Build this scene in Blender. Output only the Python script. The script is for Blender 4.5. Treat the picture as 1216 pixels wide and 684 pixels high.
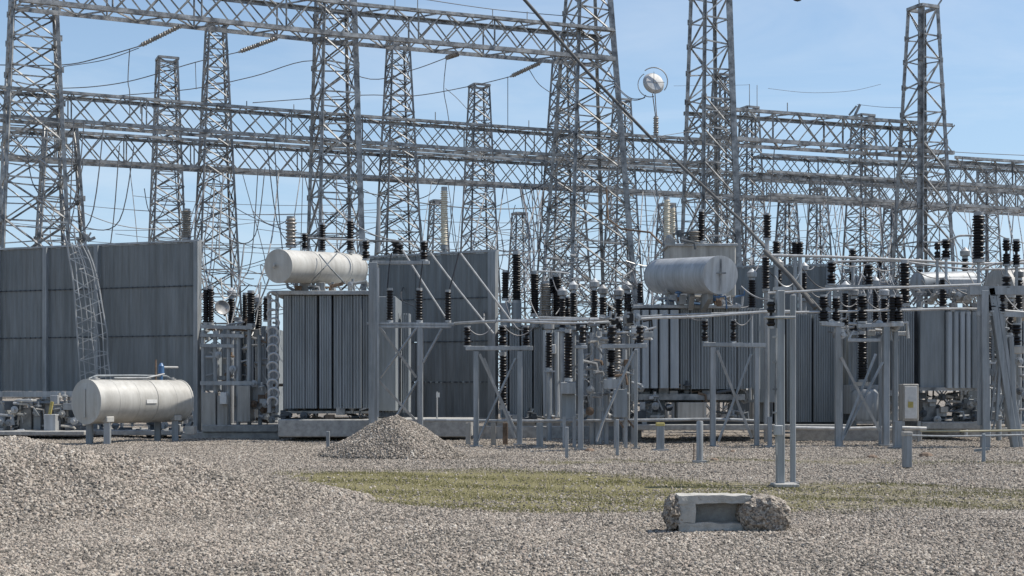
import bpy, bmesh, math, random
import numpy as np
from mathutils import Vector, Matrix
random.seed(7)
for o in list(bpy.data.objects): bpy.data.objects.remove(o)
S = bpy.context.scene
COL = S.collection
# ------------------------------------------------------------------ camera
F = 1670.0; HZ = 463.0; EYE = 1.7
cam = bpy.data.cameras.new('camera'); camo = bpy.data.objects.new('camera', cam); COL.objects.link(camo)
cam.lens = 36.0 * F / 1216.0; cam.sensor_width = 36.0
cam.shift_y = (HZ - 342.0) / 1216.0
cam.clip_start = 0.1; cam.clip_end = 6000
camo.location = (0, 0, EYE); camo.rotation_euler = (math.radians(90), 0, 0)
S.camera = camo
# ------------------------------------------------------------------ light
AZ = math.radians(80); EL = math.radians(56)
sv = Vector((math.sin(AZ)*math.cos(EL), math.cos(AZ)*math.cos(EL), math.sin(EL)))
sl = bpy.data.lights.new('sun', 'SUN'); sl.energy = 4.6; sl.angle = math.radians(0.5); sl.color = (1.0, 0.955, 0.88)
so = bpy.data.objects.new('sun', sl); COL.objects.link(so); so.location = (30, 20, 40)
so.rotation_euler = (-sv).to_track_quat('-Z', 'Y').to_euler()
w = bpy.data.worlds.new('World'); S.world = w; w.use_nodes = True
nt = w.node_tree; nt.nodes.clear()
n_out = nt.nodes.new('ShaderNodeOutputWorld'); n_bg = nt.nodes.new('ShaderNodeBackground')
n_sky = nt.nodes.new('ShaderNodeTexSky'); n_sky.sky_type = 'NISHITA'; n_sky.sun_disc = False
n_sky.sun_elevation = EL; n_sky.sun_rotation = AZ; n_sky.air_density = 1.0; n_sky.dust_density = 0.4; n_sky.ozone_density = 1.5
# thin cirrus spread over the whole sky
tc = nt.nodes.new('ShaderNodeTexCoord'); mp = nt.nodes.new('ShaderNodeMapping'); mp.inputs['Scale'].default_value = (1.6, 1.6, 7.5)
mp.inputs['Rotation'].default_value = (0.05, 0.12, 0.0)
ns = nt.nodes.new('ShaderNodeTexNoise'); ns.inputs['Scale'].default_value = 2.2; ns.inputs['Detail'].default_value = 7; ns.inputs['Roughness'].default_value = 0.6
ns.inputs['Distortion'].default_value = 0.6
cr = nt.nodes.new('ShaderNodeValToRGB'); cr.color_ramp.elements[0].position = 0.44; cr.color_ramp.elements[1].position = 0.78
cr.color_ramp.elements[1].color = (0.3, 0.3, 0.3, 1)
mx = nt.nodes.new('ShaderNodeMix'); mx.data_type = 'RGBA'; mx.inputs[7].default_value = (6.6, 6.9, 7.2, 1)
nt.links.new(tc.outputs['Generated'], mp.inputs['Vector']); nt.links.new(mp.outputs['Vector'], ns.inputs['Vector'])
nt.links.new(ns.outputs['Fac'], cr.inputs['Fac']); nt.links.new(cr.outputs['Color'], mx.inputs[0])
sz = nt.nodes.new('ShaderNodeSeparateXYZ'); nt.links.new(tc.outputs['Generated'], sz.inputs[0])
hr = nt.nodes.new('ShaderNodeMapRange'); hr.interpolation_type = 'SMOOTHSTEP'; hr.inputs['From Min'].default_value = -.02; hr.inputs['From Max'].default_value = .42
hr.inputs['To Min'].default_value = .75; hr.inputs['To Max'].default_value = 0; nt.links.new(sz.outputs['Z'], hr.inputs['Value'])
hm = nt.nodes.new('ShaderNodeMix'); hm.data_type = 'RGBA'; hm.inputs[7].default_value = (3.05, 4.5, 6.15, 1)
nt.links.new(hr.outputs['Result'], hm.inputs[0]); nt.links.new(n_sky.outputs['Color'], hm.inputs[6]); nt.links.new(hm.outputs[2], mx.inputs[6]); nt.links.new(mx.outputs[2], n_bg.inputs['Color'])
n_bg.inputs['Strength'].default_value = 0.122
nt.links.new(n_bg.outputs['Background'], n_out.inputs['Surface'])
S.view_settings.view_transform = 'Standard'; S.view_settings.look = 'None'
S.view_settings.exposure = 0.25; S.view_settings.gamma = 1.0; S.view_settings.use_curve_mapping = False

# ------------------------------------------------------------------ helpers
def W(px, py, D): return Vector(((px-608)/F*D, D, EYE+(HZ-py)/F*D))
def GP(px, D, z=0.0): return Vector(((px-608)/F*D, D, z))
def Z(py, D): return EYE+(HZ-py)/F*D
WM = {}
def tag(o, label=None, cat=None, group=None, kind=None):
    if label: o['label'] = label
    if cat: o['category'] = cat
    if group: o['group'] = group
    if kind: o['kind'] = kind
    return o
def thing(name, label, cat, loc, group=None, yaw=0):
    o = bpy.data.objects.new(name, None); COL.objects.link(o); o.empty_display_size = 0.2
    M = Matrix.Translation(loc) @ Matrix.Rotation(yaw, 4, 'Z'); o.matrix_basis = M; WM[o.name] = M
    return tag(o, label, cat, group)
def inst(parent, name, mesh, M):
    o = bpy.data.objects.new(name, mesh); COL.objects.link(o)
    if parent is not None:
        o.parent = parent; o.matrix_parent_inverse = WM[parent.name].inverted()
    o.matrix_basis = M; WM[o.name] = M
    return o
class MB:
    def __init__(s): s.v = []; s.f = []; s.sm = []
    def quadbox(s, M, sx, sy, sz):
        b = len(s.v)
        for x in (-.5, .5):
            for y in (-.5, .5):
                for z in (-.5, .5): s.v.append(M @ Vector((x*sx, y*sy, z*sz)))
        for f in ((0,1,3,2),(4,6,7,5),(0,4,5,1),(2,3,7,6),(0,2,6,4),(1,5,7,3)): s.f.append([b+i for i in f])
        return s
    def box(s, c, sx, sy, sz, yaw=0): return s.quadbox(Matrix.Translation(c) @ Matrix.Rotation(yaw,4,'Z'), sx, sy, sz)
    def bar(s, p, q, w, h=None):
        p = Vector(p); q = Vector(q); d = q-p
        R = d.to_track_quat('Z', 'Y').to_matrix().to_4x4()
        return s.quadbox(Matrix.Translation((p+q)/2) @ R, w, h or w, d.length)
    def tube(s, pts, r, n=8, caps=True, radii=None):
        pts = [Vector(p) for p in pts]; b = len(s.v)
        up = None
        for i, p in enumerate(pts):
            t = (pts[min(i+1, len(pts)-1)] - pts[max(i-1, 0)]).normalized()
            if up is None:
                up = Vector((0,0,1)) if abs(t.z) < .9 else Vector((1,0,0))
            a = t.cross(up).normalized(); c = a.cross(t).normalized(); up = c
            rr = radii[i] if radii else r
            for k in range(n):
                th = 2*math.pi*k/n
                s.v.append(p + a*math.cos(th)*rr + c*math.sin(th)*rr)
        for i in range(len(pts)-1):
            for k in range(n):
                s.f.append([b+i*n+k, b+i*n+(k+1)%n, b+(i+1)*n+(k+1)%n, b+(i+1)*n+k])
        if caps:
            s.f.append([b+k for k in reversed(range(n))]); s.f.append([b+(len(pts)-1)*n+k for k in range(n)])
        return s
    def lathe(s, M, prof, n=12):      # prof: (r, z)
        b = len(s.v)
        for r, z in prof:
            for k in range(n):
                th = 2*math.pi*k/n
                s.v.append(M @ Vector((r*math.cos(th), r*math.sin(th), z)))
        for i in range(len(prof)-1):
            for k in range(n):
                s.f.append([b+i*n+k, b+i*n+(k+1)%n, b+(i+1)*n+(k+1)%n, b+(i+1)*n+k])
        s.f.append([b+k for k in reversed(range(n))]); s.f.append([b+(len(prof)-1)*n+k for k in range(n)])
        return s
    def mesh(s, name, mat, Minv=None, bevel=0, smooth=True):
        m = bpy.data.meshes.new(name)
        v = [Minv @ x for x in s.v] if Minv is not None else s.v
        m.from_pydata([tuple(x) for x in v], [], s.f)
        if bevel:
            bm = bmesh.new(); bm.from_mesh(m)
            bmesh.ops.bevel(bm, geom=[e for e in bm.edges], offset=bevel, segments=1, affect='EDGES', clamp_overlap=True)
            bm.to_mesh(m); bm.free()
        if smooth:
            m.polygons.foreach_set('use_smooth', [True]*len(m.polygons)); m.set_sharp_from_angle(angle=math.radians(35))
        m.materials.append(mat); m.update()
        return m
def part(parent, name, mb, mat, label=None, bevel=0, smooth=True, kind=None):
    o = inst(parent, name, mb.mesh(name, mat, WM[parent.name].inverted(), bevel, smooth), WM[parent.name].copy())
    return tag(o, label, None, None, kind)
def solo(name, mb, mat, label, cat, group=None, origin=None, bevel=0, kind=None, smooth=True):
    O = Vector(origin) if origin is not None else mb.v[0].copy()
    M = Matrix.Translation(O)
    o = inst(None, name, mb.mesh(name, mat, M.inverted(), bevel, smooth), M)
    return tag(o, label, cat, group, kind)
# ------------------------------------------------------------------ materials
def mat_new(name):
    m = bpy.data.materials.new(name); m.use_nodes = True
    nt = m.node_tree; b = nt.nodes['Principled BSDF']
    return m, nt, b
def mix(c1, c2): return tuple(c1)+(1,), tuple(c2)+(1,)
def surf(name, c1, c2, rough=0.6, metal=0.0, scale=3.0, stretch=(1,1,1), bump=0.15, bscale=40, c3=None, spec=0.5, streak=0):
    m, nt, b = mat_new(name); N = nt.nodes.new; L = nt.links.new
    g = N('ShaderNodeNewGeometry'); mp = N('ShaderNodeMapping'); mp.inputs['Scale'].default_value = stretch
    n1 = N('ShaderNodeTexNoise'); n1.inputs['Scale'].default_value = scale; n1.inputs['Detail'].default_value = 6; n1.inputs['Roughness'].default_value = .65
    L(g.outputs['Position'], mp.inputs['Vector']); L(mp.outputs['Vector'], n1.inputs['Vector'])
    r = N('ShaderNodeValToRGB'); e = r.color_ramp.elements; e[0].position = .36; e[1].position = .64
    e[0].color, e[1].color = mix(c1, c2)
    if c3:
        k = e.new(.74); k.color = tuple(c3)+(1,)
    L(n1.outputs['Fac'], r.inputs['Fac']); last = r.outputs['Color']
    if streak:
        m2 = N('ShaderNodeMapping'); m2.inputs['Scale'].default_value = (7, 7, .35); L(g.outputs['Position'], m2.inputs['Vector'])
        n4 = N('ShaderNodeTexNoise'); n4.inputs['Scale'].default_value = 1.0; n4.inputs['Detail'].default_value = 7; n4.inputs['Roughness'].default_value = .7; L(m2.outputs['Vector'], n4.inputs['Vector'])
        r4 = N('ShaderNodeValToRGB'); k = r4.color_ramp.elements; k[0].position = .34; k[1].position = .62
        k[0].color = (1-streak, 1-streak*1.08, 1-streak*1.2, 1); k[1].color = (1.05, 1.05, 1.05, 1); L(n4.outputs['Fac'], r4.inputs['Fac'])
        mm = N('ShaderNodeMix'); mm.data_type = 'RGBA'; mm.blend_type = 'MULTIPLY'; mm.inputs[0].default_value = 1; L(last, mm.inputs[6]); L(r4.outputs['Color'], mm.inputs[7]); last = mm.outputs[2]
    L(last, b.inputs['Base Color'])
    n2 = N('ShaderNodeTexNoise'); n2.inputs['Scale'].default_value = bscale; n2.inputs['Detail'].default_value = 4
    L(g.outputs['Position'], n2.inputs['Vector'])
    bp = N('ShaderNodeBump'); bp.inputs['Strength'].default_value = bump; bp.inputs['Distance'].default_value = .02
    L(n2.outputs['Fac'], bp.inputs['Height']); L(bp.outputs['Normal'], b.inputs['Normal'])
    mr = N('ShaderNodeMapRange'); mr.inputs['To Min'].default_value = max(.05, rough-.12); mr.inputs['To Max'].default_value = min(1, rough+.12)
    L(n1.outputs['Fac'], mr.inputs['Value']); L(mr.outputs['Result'], b.inputs['Roughness'])
    b.inputs['Metallic'].default_value = metal; b.inputs['Specular IOR Level'].default_value = spec
    return m
DKP = surf('dull_brown_pipe', (.075,.073,.07), (.14,.135,.125), .85, 0, 3, (1,1,1), .1, 30)
STEEL = surf('galvanised_steel', (.27,.285,.295), (.46,.47,.475), .5, .25, 1.2, (1,1,.6), .1, 30, c3=(.34,.30,.26), streak=.25)
STEELD = surf('weathered_steel', (.115,.12,.125), (.42,.415,.40), .52, .3, 2.0, (1,1,.7), .1, 30, c3=(.27,.20,.15))
STEELR = surf('rust_and_glint_steel', (.13,.13,.13), (.50,.495,.475), .5, .3, 2.6, (1,1,1), .1, 30, c3=(.30,.23,.17))  # wide tone range paints highlights and dark shade into the steel; rust tint besides
POST = surf('galvanised_post', (.24,.262,.275), (.37,.385,.395), .55, .15, 2.2, (1,1,.3), .08, 30, c3=(.29,.27,.24), streak=.3)
WALLP = surf('blue_grey_wall_paint', (.16,.175,.18), (.22,.235,.238), .6, 0, 1.1, (2,2,.25), .1, 25, c3=(.21,.21,.20), streak=.3)
RAD = surf('radiator_paint', (.22,.245,.262), (.29,.315,.33), .5, 0, 1.5, (2,2,.3), .05, 25, streak=.25)
RADL = surf('pale_radiator_paint', (.34,.37,.395), (.43,.46,.48), .5, 0, 1.5, (2,2,.3), .05, 25, streak=.2)
RADD = surf('dark_paint_and_gap_shade', (.045,.052,.058), (.09,.10,.11), .7, 0, 2.5, (1,1,1), .05, 25)  # own grey of dark parts; in the radiator gaps it paints shade
CREAM = surf('cream_tank_paint', (.385,.372,.34), (.49,.478,.44), .5, 0, 1.3, (1,1,.35), .05, 12, c3=(.41,.385,.34), streak=.14)
SILVER = surf('silver_tank_paint', (.35,.365,.38), (.47,.485,.495), .48, .1, 1.3, (1,1,.35), .05, 12, streak=.25)
BEIGE = surf('beige_enclosure', (.35,.335,.31), (.46,.44,.40), .55, 0, 2, (1,1,.4), .05, 20, streak=.3)
CONC = surf('concrete', (.27,.265,.25), (.43,.42,.395), .9, 0, 5, (1,1,1), .5, 60, spec=.2)
CONCL = surf('pale_concrete', (.36,.345,.31), (.50,.475,.43), .9, 0, 7, (1,1,1), .5, 60, c3=(.27,.245,.21), spec=.2)
BLACK = surf('dark_porcelain', (.008,.0075,.0075), (.018,.014,.013), .42, 0, 6, (1,1,1), 0, 10, spec=.35)
BROWN = surf('brown_grey_porcelain', (.20,.18,.155), (.34,.31,.27), .3, 0, 6, (1,1,1), 0, 10)
WHITE = surf('white_porcelain', (.62,.56,.44), (.80,.74,.60), .3, 0, 6, (1,1,1), 0, 10)
CABLE = surf('aluminium_cable', (.12,.12,.125), (.22,.22,.225), .6, .2, 2, (1,1,1), 0, 10)
CABLED = surf('dark_cable', (.03,.03,.033), (.06,.06,.065), .6, 0, 2, (1,1,1), 0, 10)
PIPE = surf('aluminium_bus', (.42,.42,.41), (.57,.57,.56), .45, .3, 3, (1,1,1), .03, 20, c3=(.40,.34,.28), streak=.2)
RUST = surf('rusty_iron', (.12,.085,.06), (.24,.17,.12), .85, .1, 6, (1,1,1), .3, 40)
BLUE = surf('blue_valve_paint', (.05,.12,.24), (.08,.17,.32), .4, 0, 4, (1,1,1), .05, 20)
YELLOW = surf('yellow_marker', (.42,.34,.09), (.50,.42,.16), .6, 0, 8, (1,1,1), .05, 20)
PAPER = surf('white_plate', (.62,.61,.58), (.72,.71,.68), .6, 0, 8, (1,1,1), .02, 20)
GRASSM = surf('dry_grass_blades', (.15,.145,.055), (.26,.24,.105), .8, 0, 3, (1,1,1), 0, 20, c3=(.36,.32,.19), spec=.2)

def stone_mat(name, rand):
    m, nt, b = mat_new(name); N = nt.nodes.new; L = nt.links.new
    r = N('ShaderNodeValToRGB'); el = r.color_ramp.elements
    el[0].position = 0; el[0].color = (.13,.118,.10,1); el[1].position = 1; el[1].color = (.60,.55,.475,1)
    for p, c in ((.18,(.16,.14,.118)), (.38,(.28,.238,.196)), (.58,(.365,.318,.264)), (.78,(.455,.406,.342)), (.9,(.36,.29,.235))):
        k = el.new(p); k.color = c+(1,)
    g = N('ShaderNodeNewGeometry')
    n = N('ShaderNodeTexNoise'); n.inputs['Scale'].default_value = 60; n.inputs['Detail'].default_value = 3
    L(g.outputs['Position'], n.inputs['Vector'])
    if rand:
        oi = N('ShaderNodeObjectInfo'); src = oi.outputs['Random']
        ad = N('ShaderNodeMath'); ad.operation = 'MULTIPLY_ADD'; ad.inputs[1].default_value = .25; L(n.outputs['Fac'], ad.inputs[0])
        sb = N('ShaderNodeMath'); sb.operation = 'SUBTRACT'; sb.inputs[1].default_value = .125; L(src, sb.inputs[0]); L(sb.outputs[0], ad.inputs[2])
        nn = N('ShaderNodeTexNoise'); nn.inputs['Scale'].default_value = .55; nn.inputs['Detail'].default_value = 6; nn.inputs['Roughness'].default_value = .65; L(g.outputs['Position'], nn.inputs['Vector']); m5 = N('ShaderNodeMapRange'); m5.inputs['From Min'].default_value = .3; m5.inputs['From Max'].default_value = .7; m5.inputs['To Min'].default_value = -.22; m5.inputs['To Max'].default_value = .12; L(nn.outputs['Fac'], m5.inputs['Value']); a5 = N('ShaderNodeMath'); a5.use_clamp = True; L(ad.outputs[0], a5.inputs[0]); L(m5.outputs['Result'], a5.inputs[1]); L(a5.outputs[0], r.inputs['Fac']); L(r.outputs['Color'], b.inputs['Base Color'])
    b.inputs['Roughness'].default_value = .9; b.inputs['Specular IOR Level'].default_value = .25
    return m, nt, b, r
STONE, *_ = stone_mat('crushed_stone', True)
def gravel_mat(name, grass=False, vs=19, joint=.45):
    m, nt, b, r = stone_mat(name, False); N = nt.nodes.new; L = nt.links.new
    g = N('ShaderNodeNewGeometry')
    vo = N('ShaderNodeTexVoronoi'); vo.inputs['Scale'].default_value = vs; vo.inputs['Randomness'].default_value = 1
    L(g.outputs['Position'], vo.inputs['Vector'])
    sp = N('ShaderNodeSeparateColor'); L(vo.outputs['Color'], sp.inputs['Color']); L(sp.outputs[0], r.inputs['Fac'])
    # joints between stones
    rj = N('ShaderNodeMapRange'); rj.inputs['From Min'].default_value = .3; rj.inputs['From Max'].default_value = .75
    rj.inputs['To Min'].default_value = 1.0; rj.inputs['To Max'].default_value = joint; L(vo.outputs['Distance'], rj.inputs['Value'])
    mu = N('ShaderNodeMix'); mu.data_type = 'RGBA'; mu.blend_type = 'MULTIPLY'; mu.inputs[0].default_value = 1
    L(r.outputs['Color'], mu.inputs[6]); L(rj.outputs['Result'], mu.inputs[7])
    last = mu.outputs[2]
    # broad patches of dust
    n0 = N('ShaderNodeTexNoise'); n0.inputs['Scale'].default_value = .25; n0.inputs['Detail'].default_value = 5; L(g.outputs['Position'], n0.inputs['Vector'])
    r0 = N('ShaderNodeMapRange'); r0.inputs['From Min'].default_value = .3; r0.inputs['From Max'].default_value = .7; r0.inputs['To Min'].default_value = .82; r0.inputs['To Max'].default_value = 1.12
    L(n0.outputs['Fac'], r0.inputs['Value'])
    m0 = N('ShaderNodeVectorMath'); m0.operation = 'SCALE'; L(last, m0.inputs[0]); L(r0.outputs['Result'], m0.inputs['Scale'])
    last = m0.outputs[0]
    if grass:
        at = N('ShaderNodeAttribute'); at.attribute_name = 'grass'
        n1 = N('ShaderNodeTexNoise'); n1.inputs['Scale'].default_value = 3.5; n1.inputs['Detail'].default_value = 8; n1.inputs['Roughness'].default_value = .7
        L(g.outputs['Position'], n1.inputs['Vector'])
        a1 = N('ShaderNodeMath'); a1.operation = 'ADD'; L(at.outputs['Fac'], a1.inputs[0]); L(n1.outputs['Fac'], a1.inputs[1])
        a2 = N('ShaderNodeMapRange'); a2.inputs['From Min'].default_value = .92; a2.inputs['From Max'].default_value = 1.25; L(a1.outputs[0], a2.inputs['Value'])
        gc = N('ShaderNodeValToRGB'); gc.color_ramp.elements[0].color = (.135,.122,.055,1); gc.color_ramp.elements[1].color = (.25,.22,.115,1)
        n3 = N('ShaderNodeTexNoise'); n3.inputs['Scale'].default_value = 25; n3.inputs['Detail'].default_value = 6; L(g.outputs['Position'], n3.inputs['Vector']); L(n3.outputs['Fac'], gc.inputs['Fac'])
        gm = N('ShaderNodeMix'); gm.data_type = 'RGBA'; L(a2.outputs['Result'], gm.inputs[0]); L(last, gm.inputs[6]); L(gc.outputs['Color'], gm.inputs[7])
        last = gm.outputs[2]
    L(last, b.inputs['Base Color'])
    iv = N('ShaderNodeMath'); iv.operation = 'SUBTRACT'; iv.inputs[0].default_value = 1; L(vo.outputs['Distance'], iv.inputs[1])
    bp = N('ShaderNodeBump'); bp.inputs['Strength'].default_value = 1.0; bp.inputs['Distance'].default_value = .035*17/vs
    L(iv.outputs[0], bp.inputs['Height']); L(bp.outputs['Normal'], b.inputs['Normal'])
    return m
GRAVEL = gravel_mat('gravel_ground', True); GRAVELP = gravel_mat('gravel_heap')

# ------------------------------------------------------------------ shared unit meshes
CACHE = {}
def unit(kind, mat, n=0):
    k = (kind, mat.name, n)
    if k in CACHE: return CACHE[k]
    b = MB(); I = Matrix()
    if kind == 'angle':            # L section, one unit long
        t = .16; P = ((-.5,-.5),(.5,-.5),(.5,-.5+t),(-.5+t,-.5+t),(-.5+t,.5),(-.5,.5))
        for z in (0, 1):
            for x, y in P: b.v.append(Vector((x, y, z)))
        for i in range(6): b.f.append([i, (i+1)%6, 6+(i+1)%6, 6+i])
        b.f += [[0,3,2,1],[0,5,4,3],[6,7,8,9],[6,9,10,11]]
    elif kind == 'bar': b.quadbox(Matrix.Translation((0,0,.5)), 1, 1, 1)
    elif kind == 'cyl': b.lathe(I, [(1,0),(1,1)], 12)
    elif kind == 'plate': b.quadbox(I, 1, 1, 1)
    elif kind == 'sheds':
        pr = [(.7, 0)]
        for i in range(n):
            z0 = (i+.15)/n; z1 = (i+.5)/n; z2 = (i+.62)/n; rr = 1.0 if i % 2 == 0 else .88
            pr += [(.68, z0), (rr, z1), (rr*.97, z2), (.68, (i+.92)/n)]
        pr.append((.55, 1)); b.lathe(I, pr, 12)
    elif kind == 'double':
        pr = []
        for a0, a1 in ((0, .44), (.56, 1)):
            pr.append((.7, a0)); m_ = max(2, n//2)
            for i in range(m_):
                u_ = lambda t: a0+(a1-a0)*(i+t)/m_
                bl = 1.0 if 0 < i < m_-1 or m_ < 3 else .86
                pr += [(.72*bl, u_(.15)), (bl, u_(.45)), (bl*.97, u_(.62)), (.72*bl, u_(.9))]
            pr.append((.62, a1)); 
            if a0 == 0: pr += [(.32, a1+.005), (.32, .555)]
        b.lathe(I, pr, 12)
    m = b.mesh(kind+'_'+mat.name, mat, smooth=kind in ('cyl', 'sheds', 'double'))
    CACHE[k] = m
    return m
def axisM(p, q, w, h=None, roll=0):
    p = Vector(p); q = Vector(q); d = q-p
    return Matrix.Translation(p) @ d.to_track_quat('Z', 'Y').to_matrix().to_4x4() @ Matrix.Rotation(roll, 4, 'Z') @ Matrix.Diagonal((w, h or w, d.length, 1))
def bar(parent, name, p, q, w, mat=None, kind='angle', roll=0, h=None):
    return inst(parent, name, unit(kind, mat or STEEL), axisM(p, q, w, h, roll))
def insulator(parent, base, h, r, mat=None, d=(0,0,1), cap=True, top=False, n=None, label=None):
    mat = mat or BLACK; d = Vector(d).normalized(); base = Vector(base)
    n = n or max(5, int(h/.095)); r = r*1.22; kd = 'double' if h/r < 6.6 and mat is BLACK else 'sheds'
    if top:
        T = thing('post_insulator', label[0], 'insulator', base, label[1] if len(label) > 1 else None); o = T
        inst(T, 'sheds', unit('sheds', mat, n), axisM(base+d*h*.06, base+d*h*.94, r))
    else:
        o = inst(parent, 'insulator', unit(kd, mat, n), axisM(base+d*h*.06, base+d*h*.94, r))
    if cap:
        inst(o, 'cap', unit('cyl', STEEL), axisM(base+d*h*.93, base+d*h, r*.72))
        inst(o, 'flange', unit('cyl', STEEL), axisM(base, base+d*h*.07, r*.85))
    return o
def smooth_path(p, q, sag, n=14, side=0):
    p = Vector(p); q = Vector(q); out = []
    for i in range(n+1):
        t = i/n; v = p.lerp(q, t); v.z -= sag*4*t*(1-t); v.y += side*math.sin(t*math.pi); out.append(v)
    return out
PLACES = ((100, 'over the far left end of the firewall'), (190, 'over the middle of the left firewall'), (250, 'over the right end of the left firewall'), (320, 'between the left firewall and the cream conservator tank'),
  (440, 'over the cream conservator tank'), (520, 'over the left half of the middle firewall'), (600, 'over the right half of the middle firewall'), (680, 'left of the widest central tower'), (760, 'right of the widest central tower'),
  (830, 'over the left half of the silver tank'), (900, 'over the right half of the silver tank'), (970, 'above the ribbed bank by the tall post pair'), (1050, 'above the wide braced stand with paired insulators'), (1130, 'around the tall flat-topped right tower'), (9999, 'at the right edge of the yard'))
def place(v): 
    x = 608+v[0]/v[1]*F
    return next(t for l, t in PLACES if x < l)
def relabel(name, label, v):
    if label.startswith('thin slack jumper'): return 'jumper_cable', 'thin slack jumper cable '+place(v)
    if label.startswith('short slack lead'): return 'insulator_lead', 'short slack insulator lead '+place(v)
    if label.startswith('long thin overhead'): return 'overhead_wire', 'long faint horizontal wire strung low '+place(v)
    return name, label
def cable(p, q, sag, label, r=.016, mat=None, group=None, n=14, name='cable', cat='cable'):
    name, label = relabel(name, label, (Vector(p)+Vector(q))/2)
    return solo(name, MB().tube(smooth_path(p, q, sag, n), r, 5), mat or CABLE, label, cat, group, origin=p)
RN = {}
def spline(pts, r, label, name='cable', mat=None, cat='cable', group=None, n=6, seg=6):
    P = [Vector(p) for p in pts]; P = [P[0]]+P+[P[-1]]; out = []
    for i in range(1, len(P)-2):
        for k in range(seg):
            t = k/seg; a, b_, c, d = P[i-1], P[i], P[i+1], P[i+2]
            out.append(.5*((2*b_)+(c-a)*t+(2*a-5*b_+4*c-d)*t*t+(3*b_-a-3*c+d)*t**3))
    out.append(P[-2])
    if label is None: return out
    name, label = relabel(name, label, out[len(out)//2])
    return solo(name, MB().tube(out, r, n), mat or CABLE, label, cat, group, origin=P[0])

# ------------------------------------------------------------------ ground
def hnoise(x, y):
    return (.03*np.sin(x*.55+1.3)*np.cos(y*.42) + .018*np.sin(x*1.7+y*.9) + .012*np.cos(y*2.1-x*1.1))
def axis(lo, hi, step, far):
    a = list(np.arange(lo, hi, step)); s = step; x = hi; R = []
    while x < far: R.append(x); s *= 1.5; x += s
    s = step; x = lo-step; Lq = []
    while x > -far: Lq.append(x); s *= 1.5; x -= s
    return np.array(Lq[::-1]+a+R)
GR = [(29.6,-5.3,30.4),]
def grass_mask(X, Y):
    px = 608+X/Y.clip(1)*F; py = HZ+EYE*F/Y.clip(1)
    # the strip's edges on the ground, left tip to right
    up = np.interp(px, [300,330,600,900,1216,1500], [560,558,559,571,578,584])
    lo = np.interp(px, [300,330,400,500,750,1216,1500], [560,563,590,603,613,608,604])
    m = np.minimum(py-up, lo-py)/9.0
    m = np.where(px < 316, -1, m)
    g = np.clip(m, -.6, .55) + .35*np.clip((520-np.abs(px-560))/520, 0, 1) * (m > -.1)
    # thin dry line further back
    s = (3.2-np.abs(py-np.interp(px, [600,900,1216,1500],[551,547,551,553])))/5.0
    s = np.where(px < 640, -1, s)
    g2 = np.clip(s, -.6, .5)
    return np.maximum(g, g2)
xs = axis(-24, 26, .16, 3500); ys = axis(7, 62, .16, 3500)
XX, YY = np.meshgrid(xs, ys)
fade = np.clip(1-np.maximum(np.abs(XX)-24, np.abs(YY-34)-26)/10, 0, 1)
ZZ = hnoise(XX, YY)*fade
nx, ny = len(xs), len(ys)
def grid_mesh(name, XX, YY, ZZ, mat):
    ny, nx = XX.shape
    co = np.stack([XX, YY, ZZ], -1).reshape(-1, 3).astype(np.float32)
    idx = np.arange(nx*ny).reshape(ny, nx)
    q = np.stack([idx[:-1,:-1], idx[:-1,1:], idx[1:,1:], idx[1:,:-1]], -1).reshape(-1, 4)
    m = bpy.data.meshes.new(name); m.vertices.add(len(co)); m.vertices.foreach_set('co', co.ravel())
    m.loops.add(q.size); m.loops.foreach_set('vertex_index', q.ravel().astype(np.int32))
    m.polygons.add(len(q)); m.polygons.foreach_set('loop_start', np.arange(0, q.size, 4, dtype=np.int32))
    m.polygons.foreach_set('loop_total', np.full(len(q), 4, np.int32))
    m.update(calc_edges=True); m.validate(); m.polygons.foreach_set('use_smooth', [True]*len(m.polygons)); m.materials.append(mat)
    return m
gm = grid_mesh('ground', XX, YY, ZZ, GRAVEL)
a = gm.attributes.new('grass', 'FLOAT', 'POINT'); a.data.foreach_set('value', grass_mask(XX, YY).ravel().astype(np.float32))
ground = inst(None, 'ground', gm, Matrix()); tag(ground, kind='structure')
def gz(x, y): return float(hnoise(np.array(x), np.array(y)))

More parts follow.
